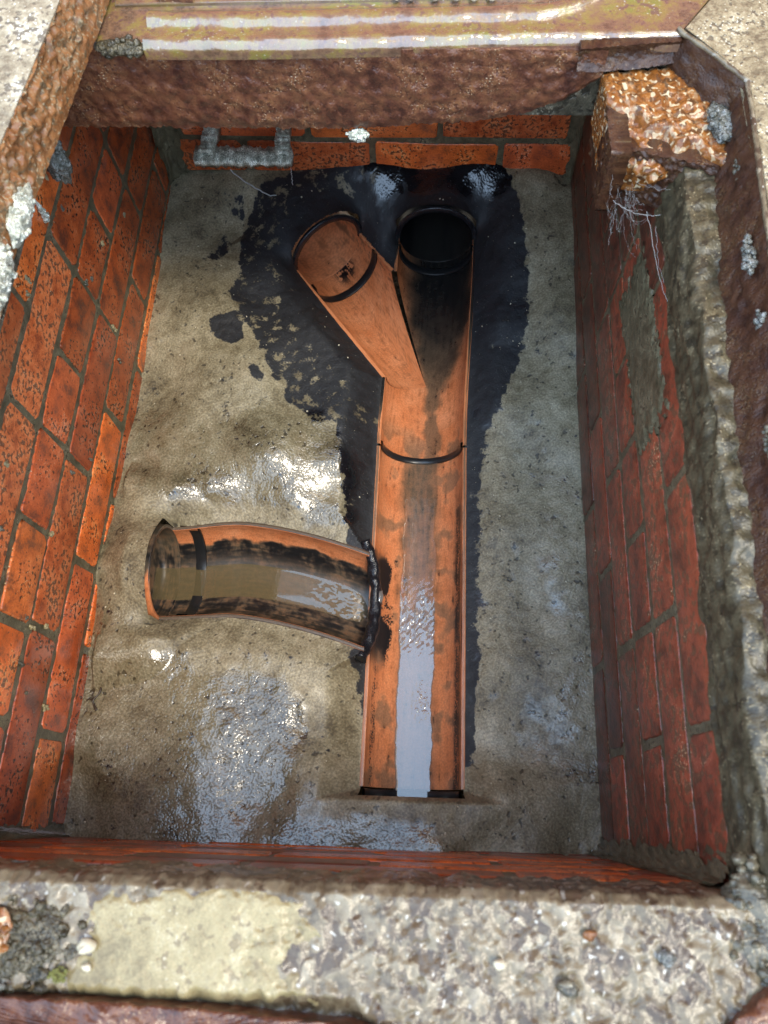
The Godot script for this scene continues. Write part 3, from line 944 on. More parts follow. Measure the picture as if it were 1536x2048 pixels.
	for s in [-1.0, 1.0]:
		part("rim", sheet(3, 60, func(u, v):
			var e: float = [0.0, 0.001, t - 0.001, t][roundi(u * 3)]
			return bend.call(lerpf(xa, xb, v), s * (RB + e), 0.0012 if roundi(u * 3) in [1, 2] else 0.0), s < 0), em, b)
	part("pipe_mouth", pipe(func(q, up, d): return bend.call(xa - d, q, up), RB - 0.0005, t, 0.038), em, b)
	part("seal_ring", half_ring(Vector3(-0.349, BRIM, bend_z(-0.349)), Vector3(0, 0, -1), Vector3(1, 0, 0), RB + 0.001, 0.017, 0.003, PI * 1.0, PI * 2.0), M.rubber, b)
	# black seal between the bend's outlet and the main channel's edge
	var bead := smooth_line([Vector3(-0.092, 0.014, -0.372), Vector3(-0.081, 0.0, -0.345), Vector3(-0.076, -0.014, -0.318), Vector3(-0.0735, -0.022, -0.29), Vector3(-0.075, -0.016, -0.255), Vector3(-0.081, -0.004, -0.225), Vector3(-0.090, 0.008, -0.197)], 10)
	tag(part("bitumen_seal", tube(bead, 0.008, 18, 0.0022, 1.15), M.tar), "black bitumen smear where the side channel meets the main channel", "sealant")

func wall_patch(u0: float, u1: float, nu: int, nv: int, span: Callable, zu: float, zd: float) -> ArrayMesh:
	var v := PackedVector3Array()
	var uv := PackedVector2Array()
	var f := PackedInt32Array()
	for j in nv + 1:
		for i in nu + 1:
			var u := lerpf(u0, u1, float(i) / nu)
			var a := PI * u
			var r: Array = span.call(absf(R * cos(a)))
			var z := lerpf(r[0], r[1], float(j) / nv)
			v.append(Vector3(main_x(z) - R * cos(a), RIM - R * sin(a), z))
			uv.append(Vector2(u, (z - zu) / (zd - zu)))
	for j in nv:
		for i in nu:
			var k := j * (nu + 1) + i
			f.append_array([k, k + nu + 1, k + 1, k + 1, k + nu + 1, k + nu + 2])
	return build(v, f, uv)

# a band of rubber (rectangular section, inside the bore) between two angles; n is the axis
func half_ring(c: Vector3, a: Vector3, n: Vector3, r: float, wide: float, thick: float, t0: float, t1: float) -> ArrayMesh:
	var sec := [Vector2(0.0, -wide / 2), Vector2(-thick, -wide / 2 + 0.001), Vector2(-thick, wide / 2 - 0.001), Vector2(0.0, wide / 2), Vector2(0.0005, 0.0)]
	return sheet(48, 5, func(u, v):
		var t: float = lerpf(t0, t1, u)
		var s: Vector2 = sec[roundi(v * 5) % 5]
		var wv: float = 1.0 + 0.05 * nz3(t * 40.0, v * 9.0, c.x * 90.0)
		return c + (a * cos(t) + Vector3.UP * sin(t)) * (r + s.x * wv) + n * s.y * wv)

# a whole pipe: bore, outside and the ring of its end, closed far inside
func pipe(at: Callable, r: float, t: float, deep: float) -> ArrayMesh:
	var prof := [Vector2(r + t, deep), Vector2(r + t, 0.001), Vector2(r + t - 0.001, 0.0), Vector2(r + 0.001, 0.0), Vector2(r, 0.001), Vector2(r, deep * 0.5), Vector2(r, deep), Vector2(0.0, deep)]
	return sheet(56, 7, func(u, v):
		var p: Vector2 = prof[roundi(v * 7)]
		var a: float = TAU * u
		return at.call(p.x * cos(a), p.x * sin(a), p.y), true)

# ------------------------------------------------------------------ water
func waters() -> void:
	var deep := 0.0058
	var yw := RIM - R + deep
	var hw := sqrt(R * R - pow(R - deep, 2)) - 0.0003
	var rip := fnl(FastNoiseLite.TYPE_SIMPLEX_SMOOTH, 60.0, 77, 2)
	var start := func(x: float) -> float: return -0.318 + 0.03 * nz2(x * 70.0, 2.0) + 0.012 * nz2(x * 220.0, 8.0)
	var surface := func(e: float, z: float) -> Vector3:
		var x: float = main_x(z) + e * hw * (1.0 + 0.12 * nz2(z * 16.0, signf(e) * 5.0) + 0.05 * nz2(z * 90.0, signf(e) * 9.0))
		var stir: float = smoothstep(-0.36, -0.31, z) * (1.0 - smoothstep(-0.255, -0.205, z))
		var yy: float = yw + 0.00085 * stir * rip.get_noise_2d(x * 1.5 + z, z * 0.75 - x * 0.6)
		yy += 0.00003 * rip.get_noise_2d(x * 0.5, z * 0.3) + 0.00012 * smoothstep(-0.3, -0.45, z) * nz2(x * 200.0, z * 90.0)
		var calm: float = 1.0 - smoothstep(0.004, 0.03, Vector2(x + 0.002, (z + 0.152) * 0.5).length())
		yy += 0.0005 * calm * rip.get_noise_2d(x * 2.4 + 3.0, z * 2.0)
		return Vector3(x, yy + 0.0009 * pow(absf(e), 18.0), z)
	tag(part("water", sheet(60, 260, func(u, v):
		var e: float = 2.0 * u - 1.0
		return surface.call(e, lerpf(-0.545, start.call(e * hw), v)), true), M.water_clear), "clear thin water sliding down the upper half of the main channel", "", "", "structure")
	tag(part("water", sheet(70, 460, func(u, v):
		var e: float = 2.0 * u - 1.0
		return surface.call(e, lerpf(start.call(e * hw), -0.012, v)), true), M.water), "still water at the near end of the main channel mirroring the sky", "", "", "structure")
	var d2 := 0.0055
	var y2 := BRIM - RB + d2
	var h2 := sqrt(RB * RB - pow(RB - d2, 2)) - 0.0003
	var b := sheet(40, 240, func(u, v):
		var x: float = lerpf(-0.44, -0.079, v)
		var e: float = 2.0 * u - 1.0
		var fall: float = smoothstep(0.86, 1.0, v)
		var stir: float = smoothstep(0.7, 0.9, v)
		return Vector3(x, y2 - 0.006 * fall * fall + 0.0003 * pow(absf(e), 20.0) + 0.0007 * stir * rip.get_noise_2d(x * 1.2, e * 0.03), bend_z(x) + e * h2 * (1.0 - 0.25 * fall)))
	tag(part("water", b, M.water_brown), "thin murky water running along the side channel", "", "", "structure")
	var s := lump(Vector3(-0.076, -0.022, -0.290), Vector3(0.010, 0.006, 0.02), 0.5, 2.0, 40, 24)
	tag(part("water", s, M.water), "water spilling over the black seal into the main channel", "", "", "structure")

# ------------------------------------------------------------------ iron frame and what lies round it
func frame() -> void:
	var o := thing("manhole", "rusted cast iron manhole frame round the chamber opening", "manhole frame")
	# back flange: bottom edge bitten away towards its right-hand end
	var bot := [Vector2(-0.46, 0.447), Vector2(-0.30, 0.449), Vector2(-0.152, 0.448), Vector2(-0.06, 0.452), Vector2(0.052, 0.462), Vector2(0.099, 0.474), Vector2(0.133, 0.49), Vector2(0.158, 0.508), Vector2(0.17, 0.52)]
	var edge := func(x: float) -> float:
		for i in bot.size() - 1:
			if x <= bot[i + 1].x: return lerpf(bot[i].y, bot[i + 1].y, clampf((x - bot[i].x) / (bot[i + 1].x - bot[i].x), 0.0, 1.0))
		return bot[-1].y
	part("back_flange", slab(210, 34, func(u, v):
		var x: float = lerpf(-0.46, 0.166, u)
		var b: float = edge.call(x) + 0.0022 * nz2(x * 420.0, 9.0)
		var y: float = lerpf(b, 0.546, v)
		return Vector3(x, y, -0.70 + 0.0016 * nz3(x * 90.0, y * 90.0, 0.0) + 0.001 * nz3(x * 180.0, y * 180.0, 4.0) - 0.006 * (1.0 - smoothstep(0.0, 0.12, v)) * 0.4), Vector3(0, 0, -0.014)), M.rust, o)
	# curled web between the flange and the corner
	part("corner_web", slab(40, 20, func(u, v):
		var x: float = lerpf(0.138, 0.236, u)
		var low: float = lerpf(0.521, 0.528, u) + 0.006 * pow(1.0 - u, 3.0)
		var y: float = lerpf(low, 0.552, v)
		return Vector3(x, y, -0.694 - 0.012 * u - 0.006 * sin(PI * v) + 0.0015 * nz3(x * 300, y * 300, 2.0)), Vector3(0, 0, -0.012)), M.dark_rust, o)
	# top of the back member: rounded lip, groove, ridge, swept along x
	var prof := [Vector2(-0.697, 0.538), Vector2(-0.6962, 0.546), Vector2(-0.6978, 0.5502), Vector2(-0.7002, 0.5525), Vector2(-0.7036, 0.5542), Vector2(-0.7068, 0.5546), Vector2(-0.711, 0.5532), Vector2(-0.721, 0.5508), Vector2(-0.7255, 0.5520), Vector2(-0.7285, 0.5542), Vector2(-0.7325, 0.5562), Vector2(-0.737, 0.5566), Vector2(-0.742, 0.5556), Vector2(-0.746, 0.554), Vector2(-0.748, 0.552)]
	part("top_lip", sheet(260, 14, func(u, v):
		var x: float = lerpf(-0.292, 0.236, u)
		var p: Vector2 = prof[roundi(v * 14)]
		var away: float = smoothstep(-0.28, 0.25, x) * 0.016 - 0.004
		var turn: float = pow(smoothstep(0.06, 0.24, x), 2.0) * 0.075 * smoothstep(0.45, 0.55, v)
		var nz: float = 0.0008 * nz3(x * 40.0, v * 4.0, 5.0) + 0.0003 * nz3(x * 150.0, v * 9.0, 5.0)
		return Vector3(x, p.y + nz, p.x - away - turn + nz)), M.ledge, o)
	part("top_plate", prism([Vector2(-0.46, -0.706), Vector2(-0.28, -0.702), Vector2(0.22, -0.72), Vector2(0.236, -0.72), Vector2(0.40, -0.96), Vector2(-0.46, -0.96)], 0.536, 0.5495, 0.001), M.ledge, o)
	# outer rim round the corner: chamfer, then along the right-hand side
	var rim := [Vector2(0.232, -0.718), Vector2(0.262, -0.684), Vector2(0.290, -0.648), Vector2(0.2875, -0.56), Vector2(0.284, -0.45), Vector2(0.283, -0.3), Vector2(0.283, -0.1), Vector2(0.283, 0.06), Vector2(0.25, 0.115)]
	var foot := [Vector2(0.229, -0.706), Vector2(0.25, -0.672), Vector2(0.268, -0.64), Vector2(0.262, -0.56), Vector2(0.252, -0.45), Vector2(0.248, -0.3), Vector2(0.247, -0.1), Vector2(0.249, 0.06), Vector2(0.226, 0.096)]
	var along := func(list: Array, u: float) -> Vector2:
		var s := u * (list.size() - 1)
		var i := mini(int(s), list.size() - 2)
		return list[i].lerp(list[i + 1], s - i)
	part("right_flange", sheet(240, 22, func(u, v):
		var a: Vector2 = along.call(foot, u)
		var b: Vector2 = along.call(rim, u)
		var q := a.lerp(b, v)
		var y: float = lerpf(0.49, 0.555, v)
		var nz: float = 0.0022 * nz3(q.y * 80.0, y * 110.0, 1.0) + 0.0012 * nz3(q.y * 170.0, y * 200.0, 7.0)
		return Vector3(q.x + nz, y + nz * 0.5, q.y), true), M.dark_rust, o)
	var bead := []
	for k in 91:
		var q: Vector2 = along.call(rim, 0.9 * k / 90.0)
		bead.append(Vector3(q.x + 0.0006 * nz2(k * 0.4, 1.0), 0.5555 + 0.0006 * nz2(k * 0.5, 5.0), q.y))
	part("edge_bead", tube(bead, 0.0024, 8, 0.001), M.pale, o)
	for k in 16:
		var w := rng.randf_range(0.34, 0.97)
		var q: Vector2 = (along.call(foot, w) as Vector2).lerp(along.call(rim, w), rng.randf_range(0.45, 1.0))
		part("lichen_crust", clump(Vector3(q.x, lerpf(0.518, 0.55, rng.randf()), q.y), Vector3(0.006, 0.006, rng.randf_range(0.01, 0.035)), 40, 0.0022, false, 0.25), [M.haunch, M.crust, M.haunch][rng.randi() % 3], o)
	# corner lug: a rough rust-orange shelf with a dark plate under it
	var lug := [Vector2(0.166, -0.702), Vector2(0.232, -0.712), Vector2(0.262, -0.678), Vector2(0.290, -0.650), Vector2(0.285, -0.576), Vector2(0.252, -0.602), Vector2(0.228, -0.606), Vector2(0.200, -0.606), Vector2(0.176, -0.612), Vector2(0.168, -0.632)]
	part("corner_lug", prism_rough(lug, 0.462, 0.521, 0.0036, 0.026), M.orange_rust, o)
	part("lug_knob", lump(Vector3(0.216, 0.492, -0.606), Vector3(0.017, 0.012, 0.013), 0.35, 3.0, 36, 24), M.orange_rust, o)
	part("lug_plate", slab(50, 36, func(u, v):
		var x: float = lerpf(0.168, 0.272, u)
		var z: float = lerpf(-0.628, -0.583, u)
		var y: float = lerpf(0.445, 0.505 + 0.01 * u, v)
		return Vector3(x + 0.001 * nz3(y * 300, z * 300, 1), y, z + 0.003 * nz3(x * 220, y * 220, 8) + 0.012 * (1.0 - u) * 0.4), Vector3(0.0, 0, -0.03)), M.dark_rust, o)
	part("lug_side", slab(24, 24, func(u, v):
		var z: float = lerpf(-0.70, -0.60, u)
		var y: float = lerpf(0.44, 0.516, v)
		return Vector3(0.169 + 0.0025 * nz3(z * 240, y * 240, 8), y, z), Vector3(0.02, 0, 0), true), M.dark_rust, o)
	var deposit := clump(Vector3(0.276, 0.524, -0.634), Vector3(0.014, 0.009, 0.03), 150, 0.003)
	tag(part("scale_crust", deposit, M.crust, o), "grey crust of scale in the frame corner")
	# front member of the frame, beyond the pale ledge
	part("front_flange", prism_rough([Vector2(-0.42, 0.120), Vector2(-0.219, 0.1215), Vector2(-0.142, 0.1235), Vector2(-0.043, 0.129), Vector2(0.0, 0.135), Vector2(0.0, 0.2), Vector2(-0.42, 0.2)], 0.47, 0.508, 0.003), M.rust, o)
	part("front_flange", prism_rough([Vector2(0.192, 0.128), Vector2(0.235, 0.094), Vector2(0.3, 0.05), Vector2(0.4, 0.06), Vector2(0.4, 0.2), Vector2(0.19, 0.2)], 0.47, 0.509, 0.004), M.rust, o)

	# the neighbouring cover, only its near edge in view
	var cov := thing("manhole_cover", "mossy yellow-brown cast iron cover edge beyond the far lip of the frame", "manhole cover")
	part("cover_plate", prism([Vector2(-0.33, -0.752), Vector2(0.10, -0.768), Vector2(0.17, -0.80), Vector2(0.2, -0.94), Vector2(-0.33, -0.94)], 0.535, 0.5535, 0.002), M.ledge, cov)
	for x in [-0.044, -0.030, -0.005, 0.016, 0.034, 0.052]:
		var ring := TorusMesh.new()
		ring.inner_radius = 0.0032
		ring.outer_radius = 0.0068
		ring.rings = 20
		ring.ring_segments = 8
		var l := part("raised_letter", ring, M.pale, cov)
		l.position = Vector3(x, 0.5535, -0.768)
		l.scale = Vector3(0.8, 0.6, 1.5)
	var tabm := BoxMesh.new()
	tabm.size = Vector3(0.036, 0.006, 0.02)
	var tb := part("raised_tab", tabm, M.rust, cov)
	tb.position = Vector3(-0.268, 0.556, -0.765)

	# rough bar across the left
	var bar := thing("iron_bar", "thick crusted rusty bar slanting down the left edge, its top wet and pale", "iron bar")
	var bl := [Vector2(-0.330, -0.80), Vector2(-0.338, -0.70), Vector2(-0.350, -0.56), Vector2(-0.356, -0.50), Vector2(-0.361, -0.43), Vector2(-0.357, -0.33), Vector2(-0.36, -0.2)]
	part("inner_face", slab(220, 40, func(u, v):
		var q: Vector2 = along.call(bl, u)
		var y: float = lerpf(0.555, 0.61, v)
		var big: float = smoothstep(0.12, 0.3, v)
		var nz: float = (0.001 + 0.0028 * big) * nz3(q.y * 110.0, y * 110.0, 1.0) + (0.0004 + 0.0012 * big) * nz3(q.y * 230.0, y * 230.0, 7.0)
		return Vector3(q.x + nz - 0.002 * v, y, q.y), Vector3(-0.05, 0, 0)), M.warm_rust, bar)
	part("wet_top", slab(60, 16, func(u, v):
		var q: Vector2 = along.call(bl, u * 0.62)
		var nz: float = 0.0012 * nz3(q.y * 200.0, v * 10.0, 1.0)
		return Vector3(q.x - 0.004 - 0.09 * v + nz, 0.6115 + nz, q.y), Vector3(0, -0.004, 0)), M.wet_pale, bar)
	for q in [[Vector3(-0.358, 0.566, -0.47), Vector3(0.007, 0.016, 0.035)], [Vector3(-0.362, 0.567, -0.40), Vector3(0.008, 0.016, 0.04)], [Vector3(-0.364, 0.562, -0.325), Vector3(0.010, 0.014, 0.035)], [Vector3(-0.362, 0.565, -0.28), Vector3(0.008, 0.012, 0.02)]]:
		part("mortar_crust", clump(q[0], q[1], 170, 0.003), M.lime, bar)

func prism_rough(outline: Array, y0: float, y1: float, amp: float, drop := 0.0) -> ArrayMesh:
	# outline polygon with a cratered top: rings from the edge to the centre
	var v := PackedVector3Array()
	var f := PackedInt32Array()
	var pts := []
	var c := outline.size()
	var area := 0.0
	var mid := Vector2.ZERO
	for i in c:
		area += outline[i].cross(outline[(i + 1) % c])
		mid += outline[i] / c
	for i in c:
		var a: Vector2 = outline[i]
		var b: Vector2 = outline[(i + 1) % c]
		var n := maxi(1, int(a.distance_to(b) / 0.003))
		for k in n: pts.append(a.lerp(b, float(k) / n))
	if area > 0.0: pts.reverse()
	var m := pts.size()
	var rows := [[0.0, y0], [0.0, lerpf(y0, y1, 0.35)], [0.0, lerpf(y0, y1, 0.7)], [0.0, y1 - 0.003]]
	for k in 14: rows.append([0.02 + 0.98 * pow(k / 13.0, 0.9), y1])
	for r in rows:
		for p in pts:
			var q: Vector2 = (p as Vector2).lerp(mid, r[0])
			var y: float = r[1]
			if y > y0: y += amp * (nz3(q.x * 90.0, q.y * 90.0, 0.0) * 0.8 + 0.4 * nz3(q.x * 230.0, q.y * 230.0, 3.0)) * (1.0 if r[0] > 0.0 else 0.6)
			if drop > 0.0 and y > y0:
				# the near left-hand part is broken down in two steps
				var cut := (-0.58 * (q.x - 0.166) + 0.81 * (q.y + 0.668)) + 0.008 * nz2(q.x * 60.0, q.y * 60.0)
				y -= drop * (0.45 * smoothstep(0.0, 0.006, cut) + 0.55 * smoothstep(0.018, 0.026, cut)) * (r[1] - y0) / (y1 - y0)
			var side: float = 0.35 * amp * nz3(q.x * 150.0, q.y * 150.0, y * 150.0) if r[0] < 0.5 else 0.0
			v.append(Vector3(q.x + side, y, q.y + side))
	for j in rows.size() - 1:
		for i in m:
			var a := j * m + i
			var b := j * m + (i + 1) % m
			f.append_array([a, b, b + m, a, b + m, a + m])
	return build(v, f)

func smooth_share(x: float, z: float) -> float:
	var n := 0.02 * nz2(x * 50.0, z * 50.0) + 0.008 * nz2(x * 170.0, z * 170.0)
	return smoothstep(-0.238, -0.222, x + n * 0.5) * (1.0 - smoothstep(-0.14, -0.03, x + 1.6 * n + 0.3 * (z - 0.09))) * smoothstep(0.054, 0.062, z + n * 0.3) * (1.0 - smoothstep(0.121, 0.125, z + n * 0.1))

func surround() -> void:
	# ground round the opening, one sheet with a hole, out to the horizon
	var v := PackedVector3Array()
	var f := PackedInt32Array()
	var big := 40.0
	var rects := [[-big, -big, big, -0.95], [-big, 0.19, big, big], [-big, -0.95, -0.40, 0.19], [0.286, -0.95, big, 0.19]]
	for r in rects:
		var n := v.size()
		v.append_array([Vector3(r[0], 0.548, r[1]), Vector3(r[2], 0.548, r[1]), Vector3(r[2], 0.548, r[3]), Vector3(r[0], 0.548, r[3])])
		f.append_array([n, n + 3, n + 2, n, n + 2, n + 1])
	tag(part("ground", build(v, f), M.ground), "pale gritty concrete ground round the manhole", "", "", "structure")
	# the slab that carries the frame over the far part of the chamber
	var over := BoxMesh.new()
	over.size = Vector3(1.3, 0.08, 0.55)
	var so := part("concrete_slab", over, M.haunch)
	so.position = Vector3(-0.1, 0.494, -0.995)
	tag(so, "concrete cover slab over the far end of the chamber, behind the frame", "concrete slab")
	for q in [[Vector3(0.3, 0.1, 1.0), Vector3(-0.58, 0.495, -0.3), "concrete slab bearing on the left chamber wall"]]:
		var b := BoxMesh.new()
		b.size = q[0]
		var bo := part("concrete_slab", b, M.haunch)
		bo.position = q[1]
		tag(bo, q[2], "concrete slab")
	var hm := BoxMesh.new()
	hm.size = Vector3(9.0, 3.9, 0.3)
	var house := part("house_wall", hm, M.brick[1])
	house.position = Vector3(0.3, 2.49, -1.65)
	tag(house, "brick house wall standing behind the manhole, seen only mirrored in the water", "house wall")
	# top right: gritty paving up to the iron edge
	tag(part("paving", prism([Vector2(0.240, -0.722), Vector2(0.266, -0.690), Vector2(0.293, -0.652), Vector2(0.2915, -0.56), Vector2(0.288, -0.45), Vector2(0.287, -0.1), Vector2(0.287, 0.06), Vector2(0.62, 0.06), Vector2(0.62, -0.95), Vector2(0.40, -0.95)], 0.45, 0.554, 0.001), M.ground), "speckled sandy concrete outside the clipped corner of the frame", "", "", "structure")

	# mortar flaunching on top of the right-hand wall
	var band := slab(230, 34, func(u, w):
		var z: float = lerpf(-0.60, 0.05, u)
		var crest: float = 0.003 * nz3(z * 21.0, 0.0, 3.0) + 0.0012 * nz3(z * 77.0, 0.0, 3.0)
		var ww: float = minf(w / 0.7, 1.0)
		var y: float = lerpf(0.444, 0.507, ww) + crest
		var bulge: float = 0.003 * sin(PI * ww) + 0.003 * nz3(z * 24.0, y * 90.0, 0.0) + 0.001 * nz3(z * 90.0, y * 160.0, 0.0) + 0.0006 * nz3(z * 190.0, y * 230.0, 5.0)
		var x: float = XR - 0.002 + 0.007 * ww - bulge
		if w > 0.7:
			var t: float = (w - 0.7) / 0.3
			x += 0.036 * t
			y += (0.003 * nz3(x * 70.0, z * 70.0, 2.0) + 0.0014 * nz3(x * 190.0, z * 190.0, 2.0)) * minf(t * 5.0, 1.0) - crest * t
		return Vector3(x, y, z), Vector3(0.02, -0.03, 0), true)
	tag(part("mortar_bed", band, M.grimy_mortar), "grimy grey mortar band between the right-hand bricks and the iron frame", "mortar")
	# the ledge in front: mortar over the near wall
	var pr := [Vector2(0.0445, 0.428), Vector2(0.046, 0.45), Vector2(0.0455, 0.478), Vector2(0.048, 0.492), Vector2(0.054, 0.4985)]
	var top := func(x: float, z: float) -> float:
		var rg: float = lerpf(1.0, 0.25, smooth_share(x, z))
		var nz: float = 0.0018 * nz3(x * 90.0, z * 90.0, 1.0) + 0.0008 * nz3(x * 240.0, z * 240.0, 2.0) - 0.002 * smoothstep(0.35, 0.75, nz3(x * 170.0, z * 170.0, 6.0))
		return 0.4985 + nz * rg - 0.012 * smoothstep(0.114, 0.126, z - smoothstep(-0.05, 0.05, x) * 0.1 + 0.003 * nz2(x * 160, 0))
	var led := sheet(460, 80, func(u, w):
		var x: float = lerpf(-0.40, 0.25, u)
		if w < 0.2:
			var s: float = w / 0.2 * 4.0
			var i: int = mini(int(s), 3)
			var p: Vector2 = pr[i].lerp(pr[i + 1], s - i)
			return Vector3(x, p.y + (top.call(x, 0.054) - 0.4985) * w * 5.0, p.x + 0.003 * nz3(x * 40.0, 1, 1) * (1.0 - w * 5.0) + 0.0012 * nz3(x * 160, p.y * 160, 2))
		var z: float = lerpf(0.054, 0.15, (w - 0.2) / 0.8)
		return Vector3(x, top.call(x, z), z), true)
	var le := thing("mortar_ledge", "pale pitted mortar ledge along the near edge of the opening", "ledge")
	part("rough_top", led, M.pale, le)
	# the smoother skim lies on it as a thin layer of its own, coming out of the rough where it is thick enough
	tag(part("smooth_skim", sheet(220, 80, func(u, w):
		var x: float = lerpf(-0.245, -0.01, u)
		var z: float = lerpf(0.054, 0.127, w)
		var k: float = smooth_share(x, z)
		return Vector3(x, top.call(x, z) + 0.0035 * (k - 0.5), z), true), M.skim, le), "smooth cream skim of cement")
	# dark dirt and moss at its left end
	var heap := part("dirt_heap", clump(Vector3(-0.272, 0.494, 0.092), Vector3(0.052, 0.009, 0.031), 330, 0.0034, true), M.dirt)
	tag(heap, "dark wet heap of dirt at the left end of the pale ledge", "dirt")
	var rl := part("rust_flake", clump(Vector3(-0.288, 0.505, 0.086), Vector3(0.014, 0.004, 0.018), 60, 0.0026), M.orange_rust)
	tag(rl, "flat orange flake of rust on the dirt at the bottom left", "rust flake")
	var ms := part("moss", clump(Vector3(-0.238, 0.502, 0.109), Vector3(0.009, 0.0015, 0.006), 70, 0.0009, true, 0.1), M.moss)
	tag(ms, "tuft of yellow-green moss on the dark dirt", "", "", "stuff")
	var rc := part("rubble", clump(Vector3(0.24, 0.492, 0.065), Vector3(0.036, 0.012, 0.045), 300, 0.0038, true), M.haunch)
	tag(rc, "grey-green lump of mortar in the near right corner", "mortar")
	# crusts hanging below the frame on the left
	var hang := part("mortar_lump", clump(Vector3(-0.424, 0.440, -0.665), Vector3(0.012, 0.036, 0.018), 220, 0.003), M.crust)
	tag(hang, "grey and white crusted mortar lump hanging under the rusty bar", "mortar")
	var drip := part("lime_streak", clump(Vector3(-0.459, 0.385, -0.64), Vector3(0.003, 0.016, 0.003), 14, 0.003), M.lime)
	tag(drip, "short white lime streak below the hanging mortar lump", "lime deposit")
	var tuft := part("lime_lump", clump(Vector3(-0.088, 0.440, -0.703), Vector3(0.013, 0.009, 0.005), 80, 0.0022), M.lime)
	tag(tuft, "whitish lime lump under the middle of the far flange", "lime deposit")
	var grav := part("grit_crust", clump(Vector3(-0.316, 0.546, -0.70), Vector3(0.03, 0.007, 0.010), 110, 0.0032), M.dirt)
	tag(grav, "dark pebbly crust where the far lip meets the rusty bar", "dirt")

# ------------------------------------------------------------------ step iron, webs, crumbs
func cobweb(label: String, list: Array) -> void:
	var o := thing("cobweb", label, "cobweb")
	for s in list:
		var pts := []
		var n := 14
		for i in n + 1:
			var t := float(i) / n
			var p: Vector3 = (s[0] as Vector3).lerp(s[1], t)
			p += Vector3(0, -4.0 * t * (1 - t) * 0.006 * s[2], 0) + Vector3(nzv(p * 300.0), nzv(p * 320.0 + Vector3.ONE * 9), nzv(p * 280.0 + Vector3.ONE * 30)) * 0.0015
			pts.append(p)
		part("strand", tube(pts, s[3], 5), M.web, o)

